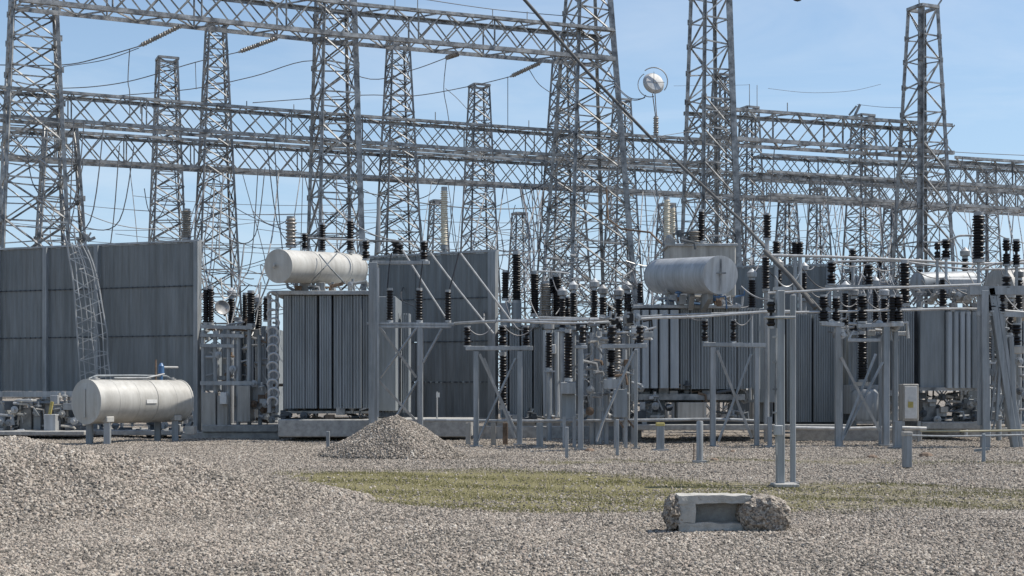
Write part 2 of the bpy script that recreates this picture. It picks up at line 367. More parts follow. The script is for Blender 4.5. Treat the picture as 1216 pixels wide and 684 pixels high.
def stones_gn(name, smin, smax, seed, material, fixed=None, attr=None):
    g = bpy.data.node_groups.new(name, 'GeometryNodeTree')
    g.interface.new_socket('Geometry', in_out='INPUT', socket_type='NodeSocketGeometry')
    g.interface.new_socket('Geometry', in_out='OUTPUT', socket_type='NodeSocketGeometry')
    N = g.nodes.new; L = g.links.new
    gi = N('NodeGroupInput'); go = N('NodeGroupOutput')
    dp = N('GeometryNodeDistributePointsOnFaces'); dp.inputs['Seed'].default_value = seed
    L(gi.outputs[0], dp.inputs['Mesh'])
    if attr:
        na = N('GeometryNodeInputNamedAttribute'); na.data_type = 'FLOAT'; na.inputs['Name'].default_value = attr
        L(na.outputs['Attribute'], dp.inputs['Density'])
    else: dp.inputs['Density'].default_value = fixed
    ic = N('GeometryNodeMeshIcoSphere'); ic.inputs['Radius'].default_value = 1.0; ic.inputs['Subdivisions'].default_value = 1
    sp = N('GeometryNodeSetPosition'); nz = N('ShaderNodeTexNoise'); nz.inputs['Scale'].default_value = .9
    vm = N('ShaderNodeVectorMath'); vm.operation = 'SUBTRACT'; vm.inputs[1].default_value = (.5,.5,.5)
    vs = N('ShaderNodeVectorMath'); vs.operation = 'SCALE'; vs.inputs['Scale'].default_value = 1.3
    L(nz.outputs['Color'], vm.inputs[0]); L(vm.outputs[0], vs.inputs[0]); L(vs.outputs[0], sp.inputs['Offset'])
    L(ic.outputs['Mesh'], sp.inputs['Geometry'])
    sm = N('GeometryNodeSetMaterial'); sm.inputs['Material'].default_value = material; L(sp.outputs['Geometry'], sm.inputs['Geometry'])
    ip = N('GeometryNodeInstanceOnPoints'); L(dp.outputs['Points'], ip.inputs['Points']); L(sm.outputs['Geometry'], ip.inputs['Instance'])
    rr = N('FunctionNodeRandomValue'); rr.data_type = 'FLOAT_VECTOR'; rr.inputs[0].default_value = (0,0,0); rr.inputs[1].default_value = (6.28,6.28,6.28)
    L(rr.outputs[0], ip.inputs['Rotation'])
    r1 = N('FunctionNodeRandomValue'); r1.data_type = 'FLOAT_VECTOR'; r1.inputs[0].default_value = (.55,.55,.4); r1.inputs[1].default_value = (1.1,1.1,.85)
    r2 = N('FunctionNodeRandomValue'); r2.data_type = 'FLOAT'; r2.inputs[2].default_value = smin; r2.inputs[3].default_value = smax; r2.inputs['Seed'].default_value = 9
    ml = N('ShaderNodeVectorMath'); ml.operation = 'SCALE'; L(r1.outputs[0], ml.inputs[0]); L(r2.outputs[1], ml.inputs['Scale'])
    L(ml.outputs[0], ip.inputs['Scale'])
    jn = N('GeometryNodeJoinGeometry'); L(gi.outputs[0], jn.inputs[0]); L(ip.outputs[0], jn.inputs[0])
    L(jn.outputs[0], go.inputs[0])
    return g
def scatter_patch(name, x_of, y0, y1, step, dens, smin, smax, seed):
    yv = np.arange(y0, y1+1e-6, step); xv = np.arange(-x_of(y1), x_of(y1)+1e-6, step)
    X, Y = np.meshgrid(xv, yv)
    Zz = hnoise(X, Y)+.004
    m = grid_mesh(name, X, Y, Zz, GRAVEL)
    g = grass_mask(X, Y)
    d = dens*np.clip(1.2-1.6*np.clip(g+.2, 0, 1), .12, 1)
    pt = np.sin(X*.9+1.1*np.sin(Y*.7))+np.sin(Y*1.3+X*.35)+.6*np.sin(X*2.9-Y*1.9)
    d = d*np.clip(.86+.22*pt, .25, 1.3)
    d = np.where(np.abs(X) > .40*Y+.9, 0, d)
    a = m.attributes.new('dens', 'FLOAT', 'POINT'); a.data.foreach_set('value', d.ravel().astype(np.float32))
    a = m.attributes.new('grass', 'FLOAT', 'POINT'); a.data.foreach_set('value', g.ravel().astype(np.float32))
    o = inst(None, name, m, Matrix()); tag(o, 'loose crushed stone lying over the yard', 'gravel', kind='stuff')
    md = o.modifiers.new('scatter', 'NODES'); md.node_group = stones_gn(name, smin, smax, seed, STONE, attr='dens')
    return o
st1 = scatter_patch('gravel', lambda y: .42*y+1, 10.5, 24, .3, 1250, .008, .031, 1)
st1['label'] = 'loose crushed stone in the foreground'
st2 = scatter_patch('gravel', lambda y: .42*y+1, 24, 52, .5, 260, .012, .036, 2)
st2['label'] = 'crushed stone spread around the steel stands in the middle distance'

def heap(name, cx, cy, rx, ry, h, label, dens, smin, smax, power, seed, n=(64, 22), lump=.06):
    v = [Vector((cx, cy, h))]; b = MB(); rnd = random.Random(seed)
    ph = [rnd.uniform(0, 6.28) for _ in range(8)]
    b.v.append(Vector((cx, cy, h)))
    for i in range(1, n[1]+1):
        t = i/n[1]
        for k in range(n[0]):
            th = 2*math.pi*k/n[0]
            wob = 1+.09*math.sin(2*th+ph[0])+.06*math.sin(3*th+ph[1])+.025*math.sin(7*th+ph[2])
            x = cx+rx*t*wob*math.cos(th); y = cy+ry*t*wob*math.sin(th)
            z = h*power(t)+lump*h*(math.sin(x*2.3+ph[3])*math.cos(y*2.1+ph[4])+.5*math.sin(x*5+ph[5]+y*3.7))*(t < .97)*min(1, 3*(1-t))
            z += (-.12 if i == n[1] else 0)+gz(x, y)*t
            b.v.append(Vector((x, y, z)))
    for k in range(n[0]): b.f.append([0, 1+k, 1+(k+1)%n[0]])
    for i in range(n[1]-1):
        for k in range(n[0]):
            p = 1+i*n[0]; q = p+n[0]; b.f.append([p+k, q+k, q+(k+1)%n[0], p+(k+1)%n[0]])
    o = solo(name, b, GRAVELP, label, 'gravel pile', origin=(cx, cy, 0))
    md = o.modifiers.new('scatter', 'NODES'); md.node_group = stones_gn(name, smin, smax, seed, STONE, fixed=dens)
    return o
cone = lambda t: (1-t)**1.0*.75+.25*(1-t*t) if t < 1 else 0
dome = lambda t: (math.cos(t*math.pi)*.5+.5)**.62 if t < 1 else 0
heap('gravel_pile', GP(470, 35.4).x, 35.8, 2.05, 1.7, 1.06, 'small pointed heap of grey gravel in front of the lattice stands', 560, .013, .04, cone, 5)
heap('gravel_mound', -9.9, 21.3, 7.1, 4.6, 1.02, 'broad low mound of loose gravel at the left of the foreground', 780, .013, .038, dome, 8, n=(140, 44), lump=.075)

# grass blades
def blades():
    rng = np.random.default_rng(3); N = 320000
    Y = rng.uniform(18.2, 35, N); X = rng.uniform(-.38, .42, N)*Y
    g = grass_mask(X, Y)
    cl = (np.sin(X*2.3+np.sin(Y*1.7)*2)+np.sin(Y*3.1+X*1.1)+np.sin(X*6.1-Y*4.3))/3
    keep = (g + .38*cl + rng.uniform(-.25, .25, N)) > .27
    X = X[keep]; Y = Y[keep]; n = len(X); Zb = hnoise(X, Y)-.01
    h = rng.uniform(.014, .042, n)*(1+1.6*(rng.random(n) > .95))*(1+.35*np.sin(X*1.7+Y*2.9)); th = rng.uniform(0, 6.28, n); w_ = rng.uniform(.004, .009, n); le = rng.uniform(0, .05, n); la = rng.uniform(0, 6.28, n)
    dx = np.cos(th)*w_; dy = np.sin(th)*w_
    V = np.stack([np.stack([X-dx, Y-dy, Zb], -1), np.stack([X+dx, Y+dy, Zb], -1), np.stack([X+le*np.cos(la), Y+le*np.sin(la), Zb+h], -1)], 1).reshape(-1, 3)
    m = bpy.data.meshes.new('grass'); m.vertices.add(len(V)); m.vertices.foreach_set('co', V.astype(np.float32).ravel())
    m.loops.add(3*n); m.loops.foreach_set('vertex_index', np.arange(3*n, dtype=np.int32))
    m.polygons.add(n); m.polygons.foreach_set('loop_start', np.arange(0, 3*n, 3, dtype=np.int32)); m.polygons.foreach_set('loop_total', np.full(n, 3, np.int32))
    m.update(calc_edges=True); m.materials.append(GRASSM)
    o = inst(None, 'grass', m, Matrix()); tag(o, 'thin strip of short dry green grass crossing the gravel', 'grass', kind='stuff')
blades()

# ------------------------------------------------------------------ lattice towers
def sq(s, rot, cx, cy, z):
    return [Vector((cx+s*.5*(math.cos(rot)*a-math.sin(rot)*b), cy+s*.5*(math.sin(rot)*a+math.cos(rot)*b), z)) for a, b in ((-1,-1),(1,-1),(1,1),(-1,1))]
ROT = math.radians(23)
def tower(label, px, D, zt, st, sb, leg=.13, br=.07, mat=None, panel=1.5, style='x', group=None, rot=ROT, cap=True, thick=None, zmin=0):
    mat = mat or STEELD; X = (px-608)/F*D
    T = thing('lattice_tower', label, 'lattice tower', (X, D, 0), group)
    zs = [0.3]; p = panel*1.5
    while zs[-1]+p*1.25 < zt: zs.append(zs[-1]+p); p = max(panel*.72, p*.93)
    zs.append(zt)
    size = lambda z: sb+(st-sb)*z/zt
    for i in range(4):
        a = sq(sb, rot, X, D, .05)[i]; b = sq(st, rot, X, D, zt)[i]
        wl = thick[1] if thick and thick[0] == i else leg
        bar(T, 'leg', a, b, wl, mat, 'angle', roll=rot+i*math.pi/2)
    fb = None
    for i in range(4):
        c = sq(sb, rot, X, D, .1)[i]; inst(T, 'footing', unit('plate', CONC), Matrix.Translation(c) @ Matrix.Diagonal((.55,.55,.5,1)))
    rnd = random.Random(int(px*10+D))
    J = lambda v, a=.045: v+Vector((rnd.uniform(-a, a), rnd.uniform(-a, a), rnd.uniform(-a*2, a*2)))
    for j in range(len(zs)-1):
        if D < 66 and j:
            for c in sq(size(zs[j])*1.0, rot, X, D, zs[j]): inst(T, 'gusset_plate', unit('plate', mat), Matrix.Translation(c) @ Matrix.Rotation(rot, 4, 'Z') @ Matrix.Diagonal((.27, .015, .24, 1)))
        A = sq(size(zs[j]), rot, X, D, zs[j]); B = sq(size(zs[j+1]), rot, X, D, zs[j+1])
        for i in range(4):
            k = (i+1)%4
            if j: bar(T, 'strut', J(A[i]), J(A[k]), br, mat)
            hi = zs[j] > zt*.62
            if style == 'single' and hi:
                (p, q) = (A[i], B[k]) if (j+i) % 2 else (A[k], B[i]); bar(T, 'brace', J(p), J(q), br, mat)
            else:
                bar(T, 'brace', J(A[i]), J(B[k]), br, mat, roll=.5); bar(T, 'brace', J(A[k]), J(B[i]), br, mat, roll=2.)
                if zs[j+1]-zs[j] > 1.3 and i < 3:      # redundant members in the tall bottom panels
                    mA = (A[i]+B[i])/2; mC = (A[i]+B[k]+A[k]+B[i])/4; bar(T, 'brace', J(mA), J(mC), br*.75, mat)
                    bar(T, 'brace', J((A[k]+B[k])/2), J(mC), br*.75, mat)
    if cap:
        B = sq(st*1.06, rot, X, D, zt+.03)
        for i in range(4): bar(T, 'strut', B[i], B[(i+1)%4], leg*1.1, mat, 'bar')
    return T
HT = 19.3
TW = [
 # px, D, top z, s top, s base, leg, style, label
 (40, 56.5, 22.0, 1.25, 3.1, .15, 'x', 'tall lattice tower at the far left holding the highest girder, its top out of view'),
 (72, 62, 13.4, 1.25, 2.9, .13, 'x', 'shorter lattice tower just behind and right of the far left tower'),
 (256.5, 68, HT, .80, 2.5, .105, 'x', 'slim lattice tower rising behind the right end of the left firewall'),
 (198.5, 75, HT, .95, 2.3, .105, 'x', 'distant lattice tower with a flat top, second from the left against the sky'),
 (398, 61, 23.0, 1.1, 2.3, .15, 'x', 'large lattice tower behind the cream conservator tank, carrying the highest girder'),
 (473, 71, HT, .88, 2.6, .105, 'x', 'lattice tower standing right behind the middle firewall, topped by the highest girder'),
 (569, 81.6, HT, .90, 2.4, .105, 'x', 'distant lattice tower with open flat top, midway behind the middle firewall end'),
 (698, 64.5, 23.0, 1.1, 3.9, .15, 'x', 'widest lattice tower near the centre where the highest girder ends'),
 (669, 74, HT-.3, .85, 2.9, .105, 'x', 'lattice tower showing behind the left side of the widest central tower'),
 (738.5, 85.7, HT, .78, 2.5, .105, 'x', 'small distant lattice tower behind the round disc'),
 (843, 62.0, 23.0, 1.0, 2.2, .15, 'single', 'tall lattice tower behind the silver conservator tank, its top out of view'),
 (858, 79, HT, .75, 2.6, .105, 'x', 'narrow lattice tower seen through the tall one behind the silver tank'),
 (890, 88, HT, .80, 2.4, .105, 'x', 'distant lattice tower between the silver tank and the slanted pipe'),
 (1025, 87, 18.6, .95, 2.6, .105, 'x', 'distant lattice tower with a small bent peak, left of the tall right one'),
 (1096, 65, HT, .92, 2.5, .13, 'single', 'tall free lattice tower at the right with a flat top and one thick leg'),
 (1172, 100, 17.2, .8, 2.2, .105, 'x', 'low distant lattice tower at the far right behind the girders'),
 (520, 92, 14.0, .8, 2.2, .12, 'x', 'low distant lattice tower beside the tall white insulator above the middle firewall'),
 (617, 100, 14.2, .8, 2.2, .12, 'x', 'low distant lattice tower between the middle firewall and the widest central tower'),
 (792, 95, 14.2, .8, 2.3, .12, 'x', 'low distant lattice tower directly behind the pair of white insulators'),
 (935, 92, 14.0, .8, 2.3, .12, 'x', 'low distant lattice tower just right of the long slanted pipe foot'),
 (1060, 98, 14.4, .8, 2.3, .12, 'x', 'low distant lattice tower close to the left side of the tall right tower'),
 (972, 97, 15.5, .8, 2.2, .105, 'x', 'faint distant lattice tower low behind the right girders'),
]
TT = []
for px, D, zt, st, sb, lg, sty, lab in TW:
    m = STEELD if D > 66 else STEELR
    TT.append(tower(lab, px, D, zt, st, sb, leg=lg, br=.06 if D < 66 else .055, mat=m, panel=1.5 if D < 66 else 1.1, style=sty, thick=(0, .24) if px == 1096 else ((1, .24) if px in (398, 698, 843) else None), group='lattice towers carrying the girders'))
# little bent peak on one of them
bar(TT[13], 'peak', W(1015, 137, 87), W(1021, 124, 87), .16, STEELD); bar(TT[13], 'peak', W(1008, 137, 87), W(1017, 126, 87), .12, STEELD)
bar(TT[14], 'spike', W(1092, 10, 65), W(1091, -8, 65), .05, STEELD); bar(TT[14], 'spike', W(1110, 12, 65), W(1118, 0, 65), .08, STEELD)

# ------------------------------------------------------------------ box girders
def girder(label, p0, D0, p1, D1, zb, dz, width=1.0, panel=1.05, ch=.145, br=.05, mat=None, overhang=0, dz1=0):
    mat = mat or STEELR
    a = GP(p0, D0, zb); b = GP(p1, D1, zb+dz1); d = (b-a); L_ = d.length; u = d.normalized(); nrm = Vector((-u.y, u.x, 0)).normalized()
    T = thing('box_girder', label, 'girder', a, 'lattice girders spanning between the towers')
    n = max(3, round(L_/panel)); up = Vector((0,0,dz))
    C = {}
    for i, (s, t) in enumerate(((-1,0),(-1,1),(1,0),(1,1))):
        off = nrm*(s*width/2)+up*t; C[(s,t)] = off
        bar(T, 'chord', a+off-u*overhang, b+off+u*overhang, ch, mat, 'angle', roll=[0, math.pi/2, math.pi*1.5, math.pi][i])
    rnd = random.Random(int(p0*7+p1*3+zb*100))
    def P(i, s, t, j=.05):
        v = a+u*(L_*i/n)+C[(s,t)]; return v+Vector((rnd.uniform(-j, j), rnd.uniform(-j, j), 0))
    for i in range(n):
        for s in (-1, 1):
            bar(T, 'brace', P(i, s, 0), P(i+1, s, 1), br, mat, roll=.4); bar(T, 'brace', P(i, s, 1), P(i+1, s, 0), br, mat, roll=1.9)
            if i and i % 3 == 0: bar(T, 'post', P(i, s, 0, 0), P(i, s, 1, 0), br*1.2, mat)
        for t in (0, 1):
            q = (-1, 1) if (i+t) % 2 else (1, -1)
            bar(T, 'lacing', P(i, q[0], t), P(i+1, q[1], t), br*.9, mat)
    return T
# row A (highest), row B and row C, as they recede to the right
def DA(px): return 55*455/np.interp(px, [75,300,608,720], [455,427,396,388])
def DB(px): return 12.0*F/np.interp(px, [0,60,304,608,720,820], [356,351,330,308,300,293])
def DC(px): return 12.0*F/np.interp(px, [0,60,304,608,740,880,1072,1216], [312,308,291,273,266,257,246,238])
zA = EYE+15.0
girder('highest girder, left span, from the far left tower to the large cream tank tower', 20, DA(35)-.3, 398, DA(398), zA, 1.35, 1.5, 1.2, .18, .065)
girder('highest girder from the large tower behind the cream tank to the widest central tower', 398, DA(398), 722, DA(722), zA, 1.35, 1.5, 1.2, .18, .065)
zB = EYE+10.9
girder('middle girder from the left edge to the slim tower beside the left firewall', -10, DB(0), 256, DB(256), zB, 1.15, 1.1)
girder('middle girder from the slim tower to the tower behind the middle firewall', 256, DB(256), 480, DB(480), zB, 1.15, 1.1)
girder('middle girder from behind the middle firewall to the widest central tower', 480, DB(480), 700, DB(700), zB, 1.15, 1.1)
girder('middle girder crossing below the round disc to the tower behind the silver tank', 700, DB(700), 850, DB(840), zB, 1.15, 1.1)
zC = EYE+10.65
girder('rear girder running behind the left firewall towers', -20, DC(-20), 280, DC(280), zC, 1.3, 1.1, br=.055)
girder('rear girder behind the cream conservator tank', 280, DC(280), 569, DC(569), zC, 1.3, 1.1, br=.055)
girder('rear girder between the distant mid tower and the silver tank tower', 569, DC(569), 858, DC(858), zC, 1.3, 1.1, br=.055)
girder('rear girder from the silver tank tower to the tall right tower', 858, DC(858), 1100, DC(1100), zC, 1.3, 1.1, br=.055)
girder('rear girder running out of view at the right edge', 1100, DC(1100), 1290, DC(1216)+3, zC, 1.3, 1.1, br=.055)
zR = EYE+11.1
girder('upper right girder between the silver tank tower and the tall right tower', 822, 62.3, 1120, 66.6, EYE+11.1, 1.3, 1.6, 1.15, .165, .062)
girder('right girder leaving the tall right tower towards the right edge', 1125, 67.0, 1300, 70, EYE+9.75, 1.25, 1.2)
girder('lower right girder passing behind the tall right tower', 905, 70.5, 1290, 78, EYE+9.75, 1.15, 1.0, br=.052)

girder('second rear girder at right, filling the gap below the upper right girder', 900, 73, 1290, 79, EYE+10.95, 1.2, 1.0, br=.052)
# long slanted pipe strut
spl = [W(618, -6, 62), W(700, 88, 60), W(779, 170, 57), W(880, 262, 51), W(976, 370, 44)]
strut = solo('slanted_pipe', MB().tube(spl, .06, 10, True, [.075,.07,.06,.052,.045]), DKP, 'long slanted steel pipe running down rightwards across the central towers', 'pipe', origin=spl[-1])

# round disc with corona ring on its insulator
def disc():
    c = W(776, 99, 57); T = thing('wave_trap', 'round silver mesh disc with a curved ring on a thin mast', 'line trap', W(779, 170, 57))
    R = Matrix.Translation(c) @ Matrix.Rotation(math.radians(72), 4, 'X') @ Matrix.Rotation(.3, 4, 'Y')
    part(T, 'disc', MB().lathe(R, [(.1,-.16),(.36,-.13),(.44,-.05),(.46,0),(.44,.05),(.36,.13),(.1,.16)], 24), PIPE)
    ring = [c+Vector((math.cos(t)*.56, -.1, math.sin(t)*.56+.06)) for t in [math.radians(a) for a in range(-40, 140, 10)]]
    part(T, 'ring', MB().tube(ring, .025, 6), STEEL)
    ring = [c+Vector((-.12+math.cos(t)*.5, .1, math.sin(t)*.5-.03)) for t in [math.radians(a) for a in range(120, 300, 12)]]
    part(T, 'ring', MB().tube(ring, .02, 6), STEEL)
    for dx in (-.04, .06): part(T, 'rod', MB().tube([c+Vector((dx, 0, -.42)), W(779, 139, 57)+Vector((dx*.4, 0, 0))], .02, 6), RUST)
    insulator(T, W(779, 160, 57), 22/F*57, .10, BROWN, n=7)
    part(T, 'bracket', MB().tube([W(779, 159, 57), W(783, 168, 57), W(779, 172, 57)], .04, 6), STEELD)
    for s in (-1, 1): part(T, 'crossbar', MB().tube([c+Vector((-.43*s, -.18, 0)), c+Vector((.43*s, -.18, .0))], .012, 5), STEELD) if s == 1 else part(T, 'crossbar', MB().tube([c+Vector((0, -.18, .43)), c+Vector((0, -.18, -.43))], .012, 5), STEELD)
disc()

# ------------------------------------------------------------------ strain strings and high cables
def strain(label, p, q, r=.11, mat=BROWN):
    d = q-p; T = thing('strain_insulator', label, 'insulator', p, 'strain insulator strings under the highest girder')
    inst(T, 'disc_string', unit('sheds', mat, 16), axisM(p+d*.06, p+d*.94, r))
    inst(T, 'clevis', unit('cyl', STEEL), axisM(p, p+d*.07, r*.4)); inst(T, 'clamp', unit('cyl', STEEL), axisM(p+d*.93, q, r*.45))
ia = [(218, 29, 165, 55, 'grey disc insulator string leaning left under the highest girder at far left'),
      (332, 44, 283, 62, 'grey disc insulator string just left of the large tower under the highest girder'),
      (545, 64, 529, 69, 'short disc insulator string under the highest girder midway to the central tower'),
      (643, 74, 606, 91, 'grey disc insulator string beside the widest central tower')]
for x0, y0, x1, y1, l in ia:
    d0 = float(DA(x0)); strain(l, W(x0, y0, d0), W(x1, y1, d0-.4))
hc = [
 ('long sagging cable from the leftmost insulator string to the far left tower', [W(165,55,57), W(120,68,57), W(75,77,57), W(-10,77,57)], .022),
 ('second strand sagging just below the cable at the far left', [W(165,57,57.2), W(125,71,57.2), W(75,79,57.2)], .016),
 ('cable sagging from the second insulator string across to the left tower', [W(283,62,58), W(232,74,58), W(160,95,58), W(110,103,58), W(62,105,58)], .02),
 ('cable crossing behind the large tower up to the short insulator string', [W(529,69,62), W(490,83,62), W(440,94,62), W(372,72,62), W(300,91,62), W(225,106,62), W(120,115,62)], .02),
 ('cable from the central insulator string sweeping left', [W(606,91,64), W(560,102,64), W(490,114,64), W(430,113,64), W(300,122,64)], .02),
 ('vertical drop cable below the leftmost insulator string', [W(154,58,57), W(152,95,57), W(154,110,57), W(154,140,57)], .02),
 ('short vertical drop between two sagging cables at left', [W(232,74,58), W(233,106,58)], .015),
 ('looping drop cable below the short insulator string', [W(530,70,62), W(527,105,62), W(531,130,62), W(534,150,62)], .02),
 ('curved cable leaving the drop toward the distant tower', [W(529,105,62), W(542,116,62), W(556,131,62)], .015),
 ('drop cable hanging below the central insulator string', [W(603,91,64), W(603,155,64)], .018),
 ('pair of jumper cables curving into the widest tower', [W(628,82,64), W(640,100,64), W(657,112,64)], .018),
 ('curved cable from the central tower to the round disc', [W(722,80,63), W(733,102,60), W(748,116,58), W(762,117,57), W(767,113,57)], .02),
 ('lower curved cable from the central tower to the round disc', [W(722,92,63), W(738,110,60), W(752,119,58), W(766,116,57)], .016),
 ('overhead earth wire crossing the sky above the highest girder', [W(490,-3,63), W(585,11,64), W(672,19,65)], .018),
 ('thin wire from the round disc insulator to the silver tank tower', [W(782,162,57), W(820,156,60)], .015),
 ('faint high wire in the sky right of the silver tank tower', [W(912,105,85), W(960,110,85), W(1010,108,85), W(1046,100,85)], .012),
 ('faint wire between the bent peak and the tall right tower', [W(1018,124,86), W(1045,127,75), W(1072,128,66)], .014),
 ('wire leaving the tall right tower toward the right edge', [W(1110,179,66), W(1160,182,66), W(1230,185,66)], .016),
 ('fine wire between the small antennas and the tall lattice tower', [W(800,102,85), W(880,101,85), W(890,100,85)], .01),
]
for lab, pts, r in hc: spline(pts, r, lab)
for i, (x, y0, y1, D) in enumerate([(469,-3,18,62),(496,-3,20,62.5),(585,11,34,64),(626,14,36,64.3),(45,110,126,57),(349,124,140,62),(517,133,150,66),(935,122,132,63),(628,143,158,66.5),(890,100,128,85),(899,101,128,85),(167,118,135,59),(293,120,132,60)]):
    solo('lightning_rod', MB().tube([W(x, y0, D), W(x, y1, D)], .022, 5), STEELD, 'thin vertical rod on the '+('highest' if y1 < 40 else 'upper')+' girder '+place(W(x, y1, D)), 'rod', 'thin rods standing on the girders', origin=W(x, y1, D))
# slack jumpers among the towers
rnd = random.Random(21)
JG = 'thin slack jumper cables among the towers'; JL = 'thin slack jumper cable looping between lattice girders and equipment'
TP = sorted([(t[0], t[1]) for t in TW])
for i in range(118):      # droppers from the rear girders down to the equipment
    x = rnd.uniform(70, 1216) if i < 70 else rnd.uniform(600, 1216); d0 = float(DC(x))+rnd.choice((-.55, .55)); top = GP(x, d0, EYE+10.62)
    x1 = x+rnd.uniform(-34, 34); d1 = rnd.uniform(49, 62); q = W(x1, rnd.uniform(330, 385), d1)
    m = top.lerp(q, .5)+Vector((rnd.uniform(-.9, .9), 0, -rnd.uniform(.2, 1.8)))
    m2 = top.lerp(q, .8)+Vector((rnd.uniform(-.5, .5), 0, -rnd.uniform(.3, 1.2)))
    spline([top, m, m2, q], rnd.choice((.018, .024, .03)), JL, mat=rnd.choice((CABLE, CABLED, STEELD)), group=JG)
for i in range(108):       # conductors swung tower to tower
    a = rnd.choice(TP); c = min((t for t in TP if t != a), key=lambda t: abs(t[0]-a[0]-rnd.uniform(30, 220))*rnd.uniform(.7, 1.3))
    z0 = EYE+rnd.uniform(4.6, 10.4); z1 = z0+rnd.uniform(-1.2, 1.2)
    cable(GP(a[0], a[1], z0), GP(c[0], c[1], z1), rnd.uniform(.2, 1.6), JL, rnd.choice((.014, .02, .026)), rnd.choice((CABLE, CABLED)), JG, 14)
for t in TP:              # loops hanging off the towers' own arms
    for k in range(3):
        zz = EYE+rnd.uniform(5.5, 10.5); s = rnd.choice((-1, 1)); a = GP(t[0], t[1]-1, zz); L2 = rnd.uniform(1.2, 3.2)
        spline([a, a+Vector((s*L2*.35, 0, -.9)), a+Vector((s*L2*.8, 0, -.6)), Vector((a.x+s*L2, a.y, EYE+10.6))], .024, JL, group=JG)
for i in range(10):
    y = 232+i*6.5+rnd.uniform(-2, 2); x0 = rnd.uniform(-20, 420); x1 = x0+rnd.uniform(250, 500)
    cable(W(x0, y, 78), W(x1, y+rnd.uniform(-6, 10), 80), rnd.uniform(.3, .9), 'long thin overhead wire strung low between distant towers', .016, CABLE, 'long thin wires low behind the towers', 16)
for i in range(7):
    y = 228+i*9+rnd.uniform(-2, 2); x0 = rnd.uniform(560, 900); x1 = x0+rnd.uniform(200, 380)
    cable(W(x0, y, 78), W(x1, y+rnd.uniform(-6, 10), 80), rnd.uniform(.3, .9), 'long thin overhead wire strung low between distant towers', .016, CABLE, 'long thin wires low behind the towers', 16)

# ------------------------------------------------------------------ panels, walls
def ribbed(key, w_, h, depth, n, rib, mat):
    k = ('rib', key)
    if k in CACHE: return CACHE[k]
    b = MB(); xs_ = []; pts = []
    for i in range(n):
        x = w_*i/n; s = w_/n
        pts += [(x, 0), (x+s*.38, 0), (x+s*.5, rib), (x+s*.88, rib)]
    pts.append((w_, 0)); pts += [(w_, depth), (0, depth)]
    m = len(pts)
    for z in (0, h):
        for x, y in pts: b.v.append(Vector((x, y, z)))
    for i in range(m): b.f.append([i, (i+1)%m, m+(i+1)%m, m+i])
    b.f.append(list(range(m))[::-1]); b.f.append([m+i for i in range(m)])
    me = b.mesh(key, mat, smooth=False); CACHE[k] = me
    return me
def firewall(label, pa, Da, pb, Db, cuts, rows, ribs, posts, zfoot=0, post_w=.16):
    A = GP(pa, Da); B = GP(pb, Db); u = (B-A).normalized(); yaw = math.atan2(u.y, u.x); L_ = (B-A).length
    T = thing('firewall', label, 'firewall', A, None, yaw); M0 = WM[T.name]
    for i in range(len(cuts)-1):
        for j in range(len(rows)-1):
            x0, x1 = cuts[i]*L_, cuts[i+1]*L_; z0, z1 = rows[j], rows[j+1]
            me = ribbed('wall_panel_%d_%d_%s' % (round((x1-x0)*100), round((z1-z0)*100), label[:6]), x1-x0-.03, z1-z0-.035, .11, max(4, round((x1-x0)/.17)), .007, WALLP)
            inst(T, 'panel', me, M0 @ Matrix.Translation((x0+.015, 0, z0+.0175)))
        for j in range(1, len(rows)-1):
            x0, x1 = cuts[i]*L_, cuts[i+1]*L_
            b = MB(); nb = int((x1-x0)/.22)
            b.quadbox(M0 @ Matrix.Translation(((x0+x1)/2, .02, rows[j])), x1-x0-.2, .07, .03)
            for q in range(nb): b.quadbox(M0 @ Matrix.Translation((x0+(q+.5)*(x1-x0)/nb, -.02, rows[j])), .08, .05, .045)
            part(T, 'bolt_strip', b, RADD, smooth=False)
    for c in posts:
        inst(T, 'post', unit('plate', POST), M0 @ Matrix.Translation((c*L_, -.03, (rows[-1]+zfoot)/2)) @ Matrix.Diagonal((post_w, .26, rows[-1]-zfoot+.02, 1)))
    inst(T, 'top_rail', unit('plate', STEEL), M0 @ Matrix.Translation((L_/2, .06, rows[-1]+.04)) @ Matrix.Diagonal((L_+.1, .22, .07, 1)))
    inst(T, 'bottom_rail', unit('plate', POST), M0 @ Matrix.Translation((L_/2, .06, rows[0]-.07)) @ Matrix.Diagonal((L_, .24, .16, 1)))
    return T
FW1 = firewall('big blue-grey ribbed firewall at the left behind the ground tank', -60, 53.9, 236, 50.0, [0, .21, .41, .615, 1], [1.64, 3.64, 5.41, 6.97], 20, [.0, .21, .41, .615, .997], 0, .17)
FW2 = firewall('blue-grey ribbed firewall in the middle behind the row of three black insulators', 438, 55.4, 589, 53.0, [0, .38, .96], [.62, 2.0, 3.55, 5.2, 6.9], 20, [.98], .3, .32)
